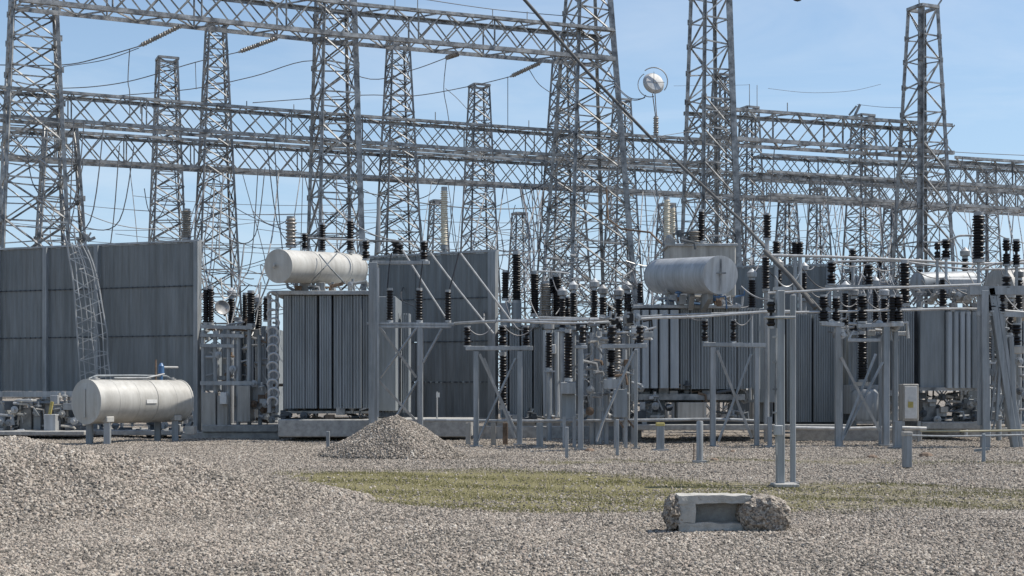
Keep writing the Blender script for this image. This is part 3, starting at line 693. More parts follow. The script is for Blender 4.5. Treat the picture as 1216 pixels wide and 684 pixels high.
# pale streaks of light steel piping on the left firewall: leaning lattice panel
def leaning():
    D = 50.2; P = lambda x, y, d=0: W(x, y, D+d)
    T = thing('lattice_ladder', 'pale wiry lattice ladder hanging down over the left firewall to the ground tank', 'lattice', P(112, 455))
    Lf = [(80,288),(86,320),(91,370),(94,410),(95,455)]; Rt = [(100,288),(116,325),(123,370),(128,410),(132,452)]
    r = random.Random(4)
    def at(e, t): 
        i = min(int(t*4), 3); f = t*4-i; return (e[i][0]+(e[i+1][0]-e[i][0])*f, e[i][1]+(e[i+1][1]-e[i][1])*f)
    for k in range(7):
        s = k/6; pts = []
        for i in range(7):
            t = i/6; a, b = at(Lf, t), at(Rt, t); pts.append(P(a[0]+(b[0]-a[0])*s+r.uniform(-1.5, 1.5), a[1]+(b[1]-a[1])*s, -.3*(k % 2)))
        pts[-1] = P(96+36*s, 454, -.3*(k % 2))
        part(T, 'rail', MB().tube(spline(pts, 0, None), .03 if k in (0, 6) else .019, 6), STEEL)
    for i in range(26):
        t = i/26; t2 = min(1, t+r.uniform(.03, .12)); a, b = at(Lf, t), at(Rt, t2)
        if i % 2: a, b = at(Lf, t2), at(Rt, t)
        f0 = r.choice((0, 0, .3)); f1 = r.choice((1, 1, .6))
        bar(T, 'rung', P(a[0]+(b[0]-a[0])*f0, a[1]+(b[1]-a[1])*f0, -.3*(i % 2)), P(a[0]+(b[0]-a[0])*f1, a[1]+(b[1]-a[1])*f1, -.3*(i % 3 == 0)), .035, STEEL, 'bar')
    for (a, b) in (((80,290),(76,278)), ((100,290),(108,276)), ((90,290),(88,272))): bar(T, 'rung', P(*a), P(*b), .05, STEEL, 'bar')
    for a, b in (((98,276),(106,283)), ((104,286),(113,282))): bar(T, 'bracket', P(*a), P(*b), .09, STEELD, 'bar')
leaning()

# ------------------------------------------------------------------ tanks
def tank(label, name, cat, pl, yl, pr, yr, Dl, Dr, r, mat, zoff=0, bulge=.12, seams=(.5,), legs=None, parent=None, hatch=True):
    A = W(pl, yl, Dl); B = W(pr, yr, Dr); d = (B-A); L_ = d.length; u = d.normalized()
    M = Matrix.Translation(A) @ u.to_track_quat('Z', 'Y').to_matrix().to_4x4()
    T = parent or thing(name, label, cat, Vector(((A.x+B.x)/2, (A.y+B.y)/2, 0 if legs else A.z-r)))
    prof = [(.02, -bulge), (r*.5, -bulge*.86), (r*.8, -bulge*.55), (r*.95, -bulge*.22), (r, 0)]
    full = prof + [(r, L_*.33), (r, L_*.66), (r, L_)] + [(q, L_-z) for q, z in prof[::-1][1:]]
    shell = part(T, 'shell' if not parent else 'conservator', MB().lathe(M, full, 40), mat)
    for s in seams:
        part(T, 'band', MB().lathe(M, [(r*.9, L_*s-.05), (r*1.02, L_*s-.045), (r*1.02, L_*s+.045), (r*.9, L_*s+.05)], 40), mat)
    for z in (0, L_): part(T, 'rim', MB().lathe(M, [(r*.9, z-.03), (r*1.025, z-.025), (r*1.025, z+.025), (r*.9, z+.03)], 40), mat)
    return T, M, L_, A, B, u
# ground tank, left
T, M, L_, A, B, u = tank('large cream cylindrical tank on short legs standing before the left firewall', 'storage_tank', 'tank', 103, 477, 212, 476, 43.6, 46.7, .69, CREAM, legs=True, bulge=.07, seams=(.62,))
for s_ in (.2, .41, .82): part(T, 'weld_seam', MB().lathe(M, [(.68, L_*s_-.012), (.695, L_*s_-.01), (.695, L_*s_+.01), (.68, L_*s_+.012)], 40), CREAM)
zc = A.z
for f in (.12, .86):
    c = A.lerp(B, f); zt_ = zc-.55
    for s in (-1, 1):
        q = c+Vector((-u.y, u.x, 0))*s*.42; part(T, 'leg', MB().quadbox(Matrix.Translation((q.x, q.y, zt_/2)) @ Matrix.Rotation(.1, 4, 'Z'), .2, .2, zt_), POST, bevel=.01)
    part(T, 'saddle', MB().quadbox(Matrix.Translation((c.x, c.y, zt_)) @ u.to_track_quat('X', 'Z').to_matrix().to_4x4(), .3, 1.15, .18), CREAM, bevel=.02)
tp = lambda f, dz=0, s=0: A.lerp(B, f)+Vector((-u.y*s, u.x*s, .69+dz))
part(T, 'pipe', MB().tube([tp(.02, .02), tp(.1, .12), tp(.5, .14), tp(.86, .13), tp(.93, .02)], .03, 8), RAD)
part(T, 'pipe', MB().tube([tp(.25, .05, -.15), tp(.6, .06, -.15), tp(.8, .2, -.15)], .025, 8), STEEL)
part(T, 'pipe', MB().tube([tp(1.0, -.02), tp(1.04, -.2), tp(1.05, -.8), tp(1.04, -1.55)], .04, 8), CREAM)
for f, wd in ((.08, .34), (.66, .22), (.92, .3)): part(T, 'flange', MB().lathe(Matrix.Translation(tp(f, -.02)), [(wd*.5, 0), (wd*.5, .06), (wd*.3, .065), (wd*.3, .11)], 14), STEELD)
v = part(T, 'valve', MB().lathe(Matrix.Translation(tp(.8, 0)), [(.05,0),(.05,.2),(.10,.22),(.10,.46),(.07,.5),(.04,.56)], 12), BLUE)
part(v, 'lever', MB().tube([tp(.8, .42), tp(.99, .42)], .035, 8), PIPE)
part(v, 'stem', MB().tube([tp(.74, 0), tp(.74, .66)], .03, 6), RUST)
nv = Vector((u.y, -u.x, 0))
pc = A.lerp(B, .53)+nv*.702+Vector((0,0,.0))
part(T, 'plate', MB().quadbox(Matrix.Translation(pc) @ Matrix.Rotation(math.atan2(u.y, u.x), 4, 'Z'), .42, .012, .12), PAPER)
part(T, 'gauge', MB().quadbox(Matrix.Translation(A-u*.09+Vector((0,0,-.05))) @ Matrix.Rotation(math.atan2(u.y, u.x), 4, 'Z'), .03, .07, .9), CREAM, bevel=.01)

# ------------------------------------------------------------------ transformer building blocks
def pbox(b, x0, x1, y0, y1, D, depth):
    a = W(x0, y1, D); c = W(x1, y0, D); b.box(Vector(((a.x+c.x)/2, D+depth/2, (a.z+c.z)/2)), c.x-a.x, depth, c.z-a.z); return b
def pbx(T, name, x0, x1, y0, y1, D, depth, mat, bevel=.015, label=None): return part(T, name, pbox(MB(), x0, x1, y0, y1, D, depth), mat, label, bevel)
def radiator(T, x0, x1, y0, y1, D, depth, mat, fins=None, name='radiator'):
    a = W(x0, y1, D); c = W(x1, y0, D); w_ = c.x-a.x; h = c.z-a.z; n = fins or max(2, int(w_/.075)); b = MB()
    for i in range(n):
        x = a.x+w_*(i+.5)/n; t = w_/n*(.42 if not fins else .93)
        z0, z1 = a.z, c.z; k = min(.06, t*.3)
        P = [(x-t/2, D+k), (x-t/2+k*.6, D), (x+t/2-k*.6, D), (x+t/2, D+k), (x+t/2, D+depth), (x-t/2, D+depth)]
        s = len(b.v)
        for z in (z0, z1):
            for px_, py_ in P: b.v.append(Vector((px_, py_, z)))
        for q in range(6): b.f.append([s+q, s+(q+1)%6, s+6+(q+1)%6, s+6+q])
        b.f.append([s+q for q in range(5, -1, -1)]); b.f.append([s+6+q for q in range(6)])
    if not fins:
        b = MB(); P = [(a.x, D+.04)]
        for i in range(n):
            x = a.x+w_*i/n; s_ = w_/n; P += [(x+s_*.12, D+.035), (x+s_*.3, D), (x+s_*.75, D), (x+s_*.9, D+.035)]
        P += [(c.x, D+.04), (c.x, D+depth), (a.x, D+depth)]; m_ = len(P)
        for z in (a.z, c.z):
            for px_, py_ in P: b.v.append(Vector((px_, py_, z)))
        for i in range(m_): b.f.append([i, (i+1)%m_, m_+(i+1)%m_, m_+i])
        b.f.append(list(range(m_))[::-1]); b.f.append([m_+i for i in range(m_)])
    r = part(T, name, b, mat, smooth=False)
    for z in (a.z+.14, c.z-.14): part(r, 'header', MB().tube([Vector((a.x, D+depth*.5, z)), Vector((c.x, D+depth*.5, z))], .06, 8), mat)
    return r
def clutter(T, x0, x1, y0, y1, D, n, seed, mats=(STEELD, RADD, POST, RUST, STEEL)):
    r = random.Random(seed)
    for i in range(n):
        x = r.uniform(x0, x1); y = r.uniform(y0, y1); d = D+r.uniform(0, .8); k = r.random(); m = r.choice(mats); c = W(x, y, d)
        if k < .35:
            l = r.uniform(.25, 1.1); pts = [c, c+Vector((l*.5, 0, r.uniform(-.1, .1))), c+Vector((l*.55, 0, r.uniform(-.4, .3)))]
            part(T, 'pipe', MB().tube(pts, r.uniform(.025, .06), 7), m)
        elif k < .6: part(T, 'valve', MB().lathe(Matrix.Translation(c) @ Matrix.Rotation(r.choice((0, 1.57)), 4, 'X'), [(.05,0),(.05,.1),(.13,.12),(.13,.17),(.05,.19),(.05,.3)], 10), m)
        elif k < .8: part(T, 'fitting', MB().box(c, r.uniform(.12, .35), .2, r.uniform(.08, .3)), m, bevel=.01)
        else: part(T, 'bracket', MB().bar(c, c+Vector((r.uniform(-.4, .4), 0, r.uniform(-.5, .5))), .05), m)
# ------------------------------------------------------------------ transformer 1 (left of centre)
D = 47.0
T1 = thing('transformer', 'large grey transformer with a cream conservator tank left of the middle firewall', 'transformer', GP(385, 48))
pbx(T1, 'main_tank', 336, 470, 352, 488, D+1.0, 2.6, RAD)
pbx(T1, 'top_plate', 322, 440, 345, 350, D-.15, 3.2, STEEL)
for x0, x1 in ((337,346),(346.6,361.6),(362.2,376.2),(379,393.3),(395.8,405.8),(406.4,418.8),(419.4,429.6),(430.2,440)): radiator(T1, x0, x1, 351, 485, D+random.uniform(-.05,.1), .9, RAD)
for x0, x1 in ((376.3,378.8),(393.4,395.6)): pbx(T1, 'recess', x0, x1, 352, 484, D+.35, .5, RADD)  # dark fill boxes, shade of the gaps between banks put into colour
for x0, x1 in ((446,452),(456,463),(466,474),(478,486)): radiator(T1, x0, x1, 372, 490, D+2.0, .8, RAD)
tank('', '', '', 331, 316, 421, 319.5, D-1.4, D+2.6, .54, CREAM, parent=T1, bulge=.05, seams=(.38, .8))
M_ = W(329, 316, D-1.45)
part(T1, 'manhole', MB().lathe(Matrix.Translation(M_+Vector((-.07,-.03,0))) @ Matrix.Rotation(-1.4, 4, 'Y'), [(.08,0),(.08,.04),(.04,.05)], 12), CREAM)
for x in (352, 372, 395, 415): part(T1, 'bracket', MB().bar(W(x, 335, D+.6), W(x, 346, D+.6), .1), STEEL)
part(T1, 'pipe', MB().tube([W(340, 334, D+.4), W(342, 341, D+.4), W(352, 346, D+.4)], .05, 8), STEEL)
part(T1, 'stay', MB().tube([W(379, 302, D-.3), W(393, 319, D-.65), W(410, 337, D-.2)], .025, 6), RAD)
part(T1, 'stay', MB().tube([W(400, 301, D-.3), W(385, 318, D-.65), W(370, 334, D-.2)], .02, 6), RAD)
clutter(T1, 340, 430, 336, 344, D, 14, 3, (STEEL, STEELD, RUST, POST))
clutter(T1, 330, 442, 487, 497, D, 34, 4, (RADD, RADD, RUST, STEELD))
pbx(T1, 'plinth', 330, 560, 498, 519, D-.4, 3.6, CONC, .03)
part(T1, 'base_beam', pbox(MB(), 333, 438, 488, 491, D+.2, 1.2), STEELD)
insulator(T1, W(345.5, 294, D+1.5), 37/F*(D+1.5), .17, BROWN, n=8)
insulator(T1, W(362, 297, D+1.5), 20/F*(D+1.5), .11)
insulator(T1, W(416, 300, D+2), 40/F*(D+2), .12)
insulator(T1, W(383, 300, D+2.5), 36/F*(D+2), .10)
insulator(T1, W(470, 303, D+3), 18/F*(D+2), .12)
insulator(T1, W(475, 303, D+3.4), 14/F*(D+2), .12)
part(T1, 'busbar', MB().tube([W(350, 282, D+1.5), W(400, 284, D+1.5), W(446, 286, D+1.5), W(494, 287, D+1.5)], .035, 6), STEELD)
part(T1, 'pole', MB().tube([W(449.5, 235, D+4), W(449.5, 300, D+4)], .07, 8), STEEL)
# stack of coiled valves left of the radiators
vs = None
for i in range(13):
    y = 352+i*10.4; c = W(324+(i%2)*1.5, y, D-.1)
    t_ = [c+Vector((math.cos(a)*.17, -.05-.05*math.sin(a), math.sin(a)*.15)) for a in [math.radians(q) for q in range(-60, 240, 30)]]
    part(T1, 'ring_valve', MB().tube(t_, .04, 6), SILVER)
part(T1, 'riser_pipe', MB().tube([W(320, 350, D+.2), W(320, 490, D+.2)], .07, 8), STEEL)
part(T1, 'riser_pipe', MB().tube([W(329, 350, D+.3), W(329, 490, D+.3)], .06, 8), RAD)

# ------------------------------------------------------------------ breaker bay between firewall and transformer 1
D = 49.5
TB = thing('circuit_breaker', 'cluster of breaker columns and grey cabinets between the left firewall and the transformer', 'circuit breaker', GP(282, 50))
for x, y0, y1, r in ((244.5,341,386,.1),(250.5,340,386,.1),(298,345,387,.14),(316,352,382,.10)): insulator(TB, W(x, y1, D), (y1-y0)/F*D, r)
part(TB, 'dish', MB().lathe(W and Matrix.Translation(W(263, 366, D-.2)) @ Matrix.Rotation(1.35, 4, 'X') @ Matrix.Rotation(.5, 4, 'Y'), [(.05,0),(.16,.03),(.27,.1),(.25,.12),(.16,.06)], 20), STEELD)
for x in (242, 256, 271, 283, 296, 309): part(TB, 'column', MB().tube([GP(x, D), W(x+random.uniform(-1,1), random.uniform(386, 400), D)], .075, 8), random.choice((STEEL, POST)))
for y in (388, 398, 410): part(TB, 'crossbeam', MB().bar(W(238, y, D-.1), W(300-(y-388), y+1, D-.1), .12), STEEL)
part(TB, 'crossbeam', MB().bar(W(238, 455, D-.3), W(299, 455, D-.3), .14), STEEL)
pbx(TB, 'cabinet', 240, 256, 466, 506, D-.2, .8, BEIGE); pbx(TB, 'cabinet', 258, 270, 470, 506, D-.3, .7, BEIGE)
pbx(TB, 'cabinet', 282, 297, 458, 501, D-.6, .8, BEIGE); pbx(TB, 'control_box', 261, 269, 466, 480, D-.6, .3, PAPER)
pbx(TB, 'cabinet', 297, 314, 460, 486, D-.1, .8, SILVER); pbx(TB, 'enclosure', 240, 258, 410, 464, D+.4, .8, RAD)
clutter(TB, 240, 316, 385, 462, D, 60, 11, (STEEL, STEEL, STEELD, SILVER, RUST)); clutter(TB, 296, 326, 452, 500, D-.4, 26, 12, (STEEL, PIPE, RUST, SILVER))
for i, (p, q) in enumerate((((262,330),(275,392)),((290,290),(272,392)),((310,335),(298,400)),((240,330),(262,400)),((330,300),(282,400)))):
    part(TB, 'hose', MB().tube(smooth_path(W(*p, D+1), W(*q, D), .4, 8), .028, 6), STEELD)
pbx(TB, 'plinth', 240, 330, 505, 513, D-.8, 2.5, CONC, .02)

# ------------------------------------------------------------------ clutter of supports beneath the left firewall
D = 49.8
TS = thing('pipe_rack', 'row of low concrete piers, pipes and boxes beneath the left firewall', 'pipe rack', GP(50, D))
part(TS, 'beam', MB().bar(W(-40, 468, D), W(95, 468, D), .2), STEEL); part(TS, 'pipe', MB().tube([W(-40, 478, D), W(95, 478, D)], .05, 8), POST)
for x, y0, wd, m in ((2,480,9,POST),(18,482,8,RADD),(30,484,14,CONC),(44,474,9,POST),(57,474,7,CONC),(69,480,11,BEIGE),(82,476,8,POST),(92,484,8,CONC)):
    pbx(TS, 'pier', x-wd/2, x+wd/2, y0, 515, D+random.uniform(-.3,.3), .5, m)
pbx(TS, 'box', 52, 66, 492, 512, D-1, .6, SILVER); pbx(TS, 'box', 5, 22, 476, 487, D-.6, .5, RADD); pbx(TS, 'ladder_panel', 20, 38, 474, 477, D-1, .5, PIPE)
part(TS, 'yellow_strut', MB().bar(W(59, 492, D-1.2), W(62, 477, D-1.2), .09), YELLOW)
clutter(TS, -5, 100, 474, 513, D-.8, 60, 17, (STEEL, POST, SILVER, BEIGE, CONC))
pbx(TS, 'kerb', -40, 100, 512, 517, D-1.6, 2.5, CONC, .02)
TS2 = thing('pipe_rack', 'low pipes and small plinths on the ground behind the cream ground tank', 'pipe rack', GP(170, 50))
clutter(TS2, 100, 235, 500, 516, 50, 40, 18, (STEEL, POST, RADD, CONC)); pbx(TS2, 'kerb', 100, 236, 511, 517, 49.5, 2.5, CONC, .02)
pbx(TS2, 'block', 219, 230, 506, 516, 46, .5, CONCL); pbx(TS2, 'block', 206, 214, 504, 516, 47.2, .4, CONC)
for x in (120, 145, 178, 196): part(TS2, 'post', MB().tube([GP(x, 51), W(x, 470, 51)], .07, 8), POST)

# ------------------------------------------------------------------ transformer 2 (right of centre)
D = 46.0
T2 = thing('transformer', 'large transformer with the silver conservator tank and pale radiator panels', 'transformer', GP(830, 48))
pbx(T2, 'main_tank', 758, 925, 366, 478, D+1.0, 2.8, RAD)
pbx(T2, 'top_plate', 752, 880, 362, 366, D-.1, 3.4, STEEL)
for x0, x1 in ((753,761),(761.8,771.4),(772.2,782),(783,794.6),(795.6,807)): radiator(T2, x0, x1, 368, 461, D-.15, .9, RADL, 1)
for x0, x1 in ((807.6,819),(820.2,832),(832.6,846),(847.2,861),(861.6,875),(876,889),(889.6,903)): radiator(T2, x0, x1, 366, 462, D+.1, .9, RAD)
clutter(T2, 760, 890, 460, 468, D, 46, 6, (RADD, RADD, RUST, STEELD))
part(T2, 'base_beam', pbox(MB(), 756, 885, 468, 475, D+.1, 2.4), STEELD)
pbx(T2, 'cabinet', 805, 839, 478, 497, D-.4, 1.0, BEIGE); pbx(T2, 'cabinet', 766, 790, 472, 502, D+.5, 1.0, RAD)
pbx(T2, 'bund_wall', 752, 1010, 504, 511, D-.8, .3, CONC, .02); pbx(T2, 'plinth', 756, 900, 499, 506, D+.2, 3, RADD, .02)
clutter(T2, 755, 800, 470, 500, D-.2, 22, 8, (STEEL, BEIGE, RADD, POST)); clutter(T2, 840, 890, 472, 500, D, 12, 9, (STEELD, RADD, POST))
pbx(T2, 'expansion_box', 795, 874, 291, 352, D+3.5, 1.6, BEIGE, .04)
pbx(T2, 'expansion_box_lid', 792, 876, 289, 292, D+3.4, 1.8, STEEL)
_, Mx, Lx, Ax, Bx, ux = tank('', '', '', 784, 328, 855, 326.5, 47.9, 43.6, .585, SILVER, parent=T2, bulge=.03, seams=())
for f_ in (.2, .55, .85):
    c_ = Ax.lerp(Bx, f_); part(T2, 'saddle', MB().bar(c_+Vector((0,0,-.5)), Vector((c_.x, max(c_.y, D), Z(362, D))), .16, .5), STEEL)
part(T2, 'gauge_bar', MB().bar(Bx+ux*.06+Vector((0,0,-.5)), Bx+ux*.06+Vector((0,0,.5)), .05), STEELD)
part(T2, 'gauge_bar', MB().bar(Bx+ux*.06+Vector((-.15,0,.05)), Bx+ux*.06+Vector((.15,-.1,.05)), .04), STEELD)
clutter(T2, 772, 875, 349, 361, D-.2, 40, 10, (STEEL, SILVER, BEIGE, RUST, BLUE)); clutter(T2, 790, 812, 276, 290, D+1.5, 8, 13)
insulator(T2, W(760, 362, D+.5), 28/F*D, .09); insulator(T2, W(833, 289, D+2), 42/F*D, .11); insulator(T2, W(824, 289, D+2), 16/F*D, .2, BROWN)
insulator(T2, W(747, 372, D+.5), 25/F*D, .09)
part(T2, 'busbar', MB().tube([W(720, 222, D+4), W(722, 260, D+4), W(738, 272, D+4), W(772, 276, D+3), W(786, 290, D+2)], .035, 6), RUST)
# grey panel bank right of it
T2b = thing('radiator_bank', 'tall dark blue-grey ribbed radiator bank right of the silver tank transformer', 'radiator', GP(950, 49))
for x0, x1 in ((905,918),(920,932),(934,964),(966.5,1000)): radiator(T2b, x0, x1, 373, 501, 48.5, 1.0, RAD)
pbx(T2b, 'backing', 905, 1000, 376, 499, 49.3, 1.6, RAD); part(T2b, 'base_beam', pbox(MB(), 903, 1002, 501, 505, 48.6, 1.4), RADD)
FW3 = firewall('blue-grey firewall rising behind the silver tank, right of the beige box', 870, 57, 985, 56, [0, .32, .68, 1], [.6, 3.6, 6.65], 12, [.995], .2, .2)
T2c = thing('radiator_bank', 'blue-grey ribbed radiator bank behind the short stand right of the middle firewall', 'radiator', GP(640, 53))
for x0, x1 in ((594,603),(605,617),(619,632),(634,644),(646,652),(654,668)): radiator(T2c, x0, x1, 387, 496, 52, .9, RAD)
pbx(T2c, 'backing', 594, 668, 388, 494, 52.8, 1.6, RAD); pbx(T2c, 'base', 590, 750, 499, 508, 51.5, 1.4, CONC)
clutter(T2c, 600, 750, 493, 502, 51.3, 40, 22, (STEEL, RADD, RUST, PAPER))
# bushings at centre rising over that bank
for x, y0, y1, r, m in ((613.5,298,361,.16,BLACK),(600,321,357,.12,BLACK),(635,322,376,.15,BLACK),(648.5,334,378,.2,BROWN),(662,325,381,.17,BLACK),(674,352,378,.11,BLACK),(655,330,350,.1,BLACK)):
    insulator(T2c, W(x, y1, 52), (y1-y0)/F*52, r, m)
for x in (600, 613.5, 635, 648.5, 662, 674): part(T2c, 'turret', MB().tube([W(x, 389, 52), W(x, 360 if x < 620 else 378, 52)], .18, 12), RAD)
for x in (647, 654, 661): part(T2c, 'pipe', MB().tube([W(x, 392, 51.6), W(x, 440, 51.6), W(x+1, 495, 51.6)], .09, 8), RADL)
pbx(T2c, 'junction_box', 650, 660, 409, 420, 51.2, .3, PAPER)
part(T2c, 'cross_bar', MB().tube([W(640, 322, 52), W(662, 323, 52), W(676, 325, 52)], .04, 6), PIPE)
clutter(T2c, 640, 680, 300, 330, 52, 14, 24, (STEEL, STEELD, RUST))

# ------------------------------------------------------------------ transformer 3 (right)
D = 47.0
T3 = thing('transformer', 'grey transformer at the right with a cabinet bearing a yellow sticker beside it', 'transformer', GP(1120, 48))
pbx(T3, 'main_tank', 1070, 1165, 365, 463, D+1, 2.6, RAD)
for x0, x1 in ((1067,1086),): radiator(T3, x0, x1, 368, 462, D, 1, RAD)
pbx(T3, 'recess', 1086.5, 1092.5, 368, 460, D+.4, .5, RADD)  # dark fill box painting the shade of this gap
pbx(T3, 'side_panel', 1093, 1122, 366, 462, D, 1, RAD); pbx(T3, 'recess', 1122, 1124.4, 368, 460, D+.4, .5, RADD)  # second dark box is painted gap shade too
for x0, x1 in ((1125,1132),(1132.6,1139.4),(1140,1147),(1147.6,1153.5),(1154,1161.4),(1162,1168)): radiator(T3, x0, x1, 370, 461, D-.2, .9, RADL if x0 < 1150 else RAD, 1)
part(T3, 'base_beam', pbox(MB(), 1090, 1165, 460, 464, D-.1, 2.2), STEELD)
clutter(T3, 1092, 1165, 466, 500, D, 60, 31, (STEEL, RADD, POST, BEIGE, RADD)); pbx(T3, 'motor_box', 1096, 1112, 475, 500, D+.4, .8, STEELD); pbx(T3, 'motor_box', 1140, 1160, 474, 500, D+.5, .8, POST)
pbx(T3, 'plinth', 1095, 1170, 501, 510, D-.2, 3, CONC, .03)
tank('', '', '', 1090, 338, 1152, 336, 48.4, 49.2, .42, POST, parent=T3, bulge=.1, seams=(.5,))
pbx(T3, 'beige_housing', 1122, 1165, 330, 352, D+.6, 1.2, SILVER, .05); clutter(T3, 1085, 1165, 345, 366, D-.3, 34, 33, (STEEL, STEELD, BEIGE))
pbx(T3, 'oil_box', 1010, 1046, 457, 492, D+.5, 1.2, SILVER); part(T3, 'drum', MB().lathe(Matrix.Translation(W(1028, 500, D)), [(.45,0),(.5,.1),(.5,.9),(.4,1.05),(.1,1.1)], 20), POST)
insulator(T3, W(1024, 455, D), 62/F*D, .14); part(T3, 'collar', MB().lathe(Matrix.Translation(W(1024, 458, D)), [(.3,0),(.3,.12)], 16), BEIGE)
insulator(T3, W(1120, 366, D-.5), 36/F*D, .12)
pbx(T3, 'panel', 1008, 1020, 395, 500, D+1.5, .4, RAD); pbx(T3, 'panel', 1034, 1046, 395, 500, D+1.5, .4, RAD)
pbx(T3, 'cabinet', 1072, 1091, 456, 500, 45.2, .5, BEIGE, .02); pbx(T3, 'cabinet_door', 1074.5, 1089, 459, 497, 45.16, .04, PAPER, .006)
pbx(T3, 'warning_sticker', 1078.5, 1084.5, 477, 484, 45.13, .02, YELLOW, 0); pbx(T3, 'warning_sticker', 1079.5, 1083.5, 473.5, 476.5, 45.13, .02, PAPER, 0)
for x, y in ((1072, 500), (1091, 500)): part(T3, 'foot', MB().bar(W(x, 500, 45.3), GP(x, 45.3), .1), POST)
# far right tank
T, M, L_, A, B, u = tank('pale cream tank cut off by the right edge above the leaning braces', 'conservator_tank', 'tank', 1186, 350, 1290, 349, 52, 53, .98, BEIGE, bulge=.12, seams=(.4,))
part(T, 'support', MB().bar(GP(1200, 52.5), W(1200, 380, 52.5), .3), RAD); part(T, 'support', MB().bar(GP(1260, 52.5), W(1260, 380, 52.5), .3), RAD)
# far transformers to close the background
for i, (x0, x1, y0, y1, Dd, lab) in enumerate(((262,330,385,503,66,'far grey transformer block glimpsed between the breaker columns and the coiled valves'),
        (668,752,392,500,64,'far grey transformer block glimpsed behind the central black insulators'),
        (1000,1066,330,500,66,'far grey transformer block behind the cross-braced stand right of the ribbed bank'),
        (1166,1300,376,500,64,'far grey transformer block behind the leaning braces at the right edge'))):
    Tf = thing('transformer', lab, 'transformer', GP((x0+x1)/2, Dd+1))
    pbx(Tf, 'main_tank', x0, x1, y0+6, 500, Dd, 2, RAD)
    k = x0
    while k < x1-6: radiator(Tf, k, k+9, y0+2, 470, Dd-.7, .6, random.choice((RAD, RADL))); k += random.choice((10.5, 12, 15))
    pbx(Tf, 'plinth', x0, x1, 500, 503.5, Dd-1, 3, CONC)
    for q in range(3): insulator(Tf, W(x0+(x1-x0)*(q+.7)/4, y0+6, Dd+.8), random.uniform(1.0, 1.8), .13)
    clutter(Tf, x0, x1, y0-10, y0+8, Dd-.5, 12, 40+i); clutter(Tf, x0, x1, 472, 500, Dd-.6, 20, 50+i, (STEELD, RADD, POST))

# ------------------------------------------------------------------ steel stands with insulators
def stand(label, D, posts, beams, braces, ins, pw=.2, name='switch_stand', mat=None, depth=0, cat='steel stand', bp=True):
    mat = mat or POST; T = thing(name, label, cat, GP(posts[0][0], D), 'braced steel stands carrying black insulators')
    for p in posts:
        x, yt = p[0], p[1]; dd = D+(p[3] if len(p) > 3 else 0); ww = (p[2] if len(p) > 2 else 8)/F*D
        top = W(x, yt, dd); b0 = GP(x, dd, gz((x-608)/F*dd, dd)-.02)
        inst(T, 'post', unit('angle' if len(p) < 5 else 'bar', mat), axisM(b0, top, ww, ww, roll=math.pi*1.5)) if False else part(T, 'post', MB().bar(b0, top, ww*.8, ww), mat, bevel=.012)
        part(T, 'flange', MB().box(b0+Vector((0,0,.04)), ww*1.9, ww*1.9, .05), STEELD)
    for (x0, y0, x1, y1, *th) in beams:
        h = (th[0] if th else 5)/F*D
        b = MB().bar(W(x0, y0, D-.02), W(x1, y1, D-.02), .2, h); part(T, 'beam', b, STEEL, bevel=.01)
    for (x0, y0, x1, y1) in braces: bar(T, 'brace', W(x0, y0, D-.12), W(x1, y1, D-.12), 3.2/F*D, STEEL, roll=.4)
    for it in ins:
        x, yt, yb, r = it[:4]; insulator(T, W(x, yb, D), (yb-yt)/F*D, r, it[4] if len(it) > 4 else BLACK)
    return T
D = 46
S1 = stand('tall braced stand carrying three black insulators in front of the middle firewall', D, [(443.5, 312, 13), (499, 386, 8)],
  [(436, 384, 540, 385, 3), (440, 388, 536, 388, 3), (442, 312, 510, 312, 4)], [(451,388,495,448),(495,388,451,448),(451,452,493,498),(495,452,468,498),(524,390,502,430)],
  [(463,342,383,.10),(498,342,383,.11),(532,344,383,.10),(503.5,286,310,.12),(434.5,285,309,.12)])
part(S1, 'ladder_strip', MB().bar(W(449, 318, D-.3), W(449, 495, D-.3), .06), STEEL)
for p in ([(465,300),(462,318),(460,342)], [(502,310),(500,326),(498,342)], [(545,300),(540,320),(534,343)]):
    part(S1, 'lead', MB().tube([W(x, y, D-.1) for x, y in p], .025, 6), CABLED)
S2 = stand('short braced stand with three squat insulators right of the gravel heap', 42.4, [(565.5, 417, 8), (617, 417, 8)],
  [(553, 413.5, 633, 413.5, 5)], [(570,420,612,510),(612,425,566,525),(575,425,612,520)],
  [(555,387,412,.11),(597,386,412,.13),(625,387,412,.11)])
insulator(S2, W(597.5, 486, 43), 68/F*43, .11)
S3 = stand('slender stand with twin insulators left of the silver tank transformer', 39.6, [(689.5, 412, 8), (755, 415, 5, 1)],
  [(683, 412, 697, 412, 4), (714, 411.5, 768, 410.5, 5)], [(752,418,716,500),(716,500,708,524)],
  [(692,386,409,.09),(727,386,410,.11),(760,386,409,.10)])
insulator(S3, W(675, 453, 42), 62/F*42, .12); insulator(S3, W(726, 451, 42), 38/F*42, .12); insulator(S3, W(733, 450, 42.5), 60/F*42, .10, BROWN)
pbx(S3, 'base_box', 666, 684, 454, 468, 41.6, .6, STEEL); pbx(S3, 'base_box', 717, 737, 450, 462, 41.6, .6, STEEL)
pbx(S3, 'control_cabinet', 729, 745, 462, 496, 40.6, .4, RAD); pbx(S3, 'cabinet', 667, 684, 468, 498, 42, .5, RAD)
for x in (731, 743, 670, 682): part(S3, 'cabinet_leg', MB().bar(W(x, 495, 41), GP(x, 41), .1), POST)
clutter(S3, 690, 750, 420, 500, 42, 46, 61, (STEEL, STEELD, POST, RUST)); clutter(S3, 680, 770, 376, 408, 41, 40, 62, (STEEL, PIPE, POST, BLACK))
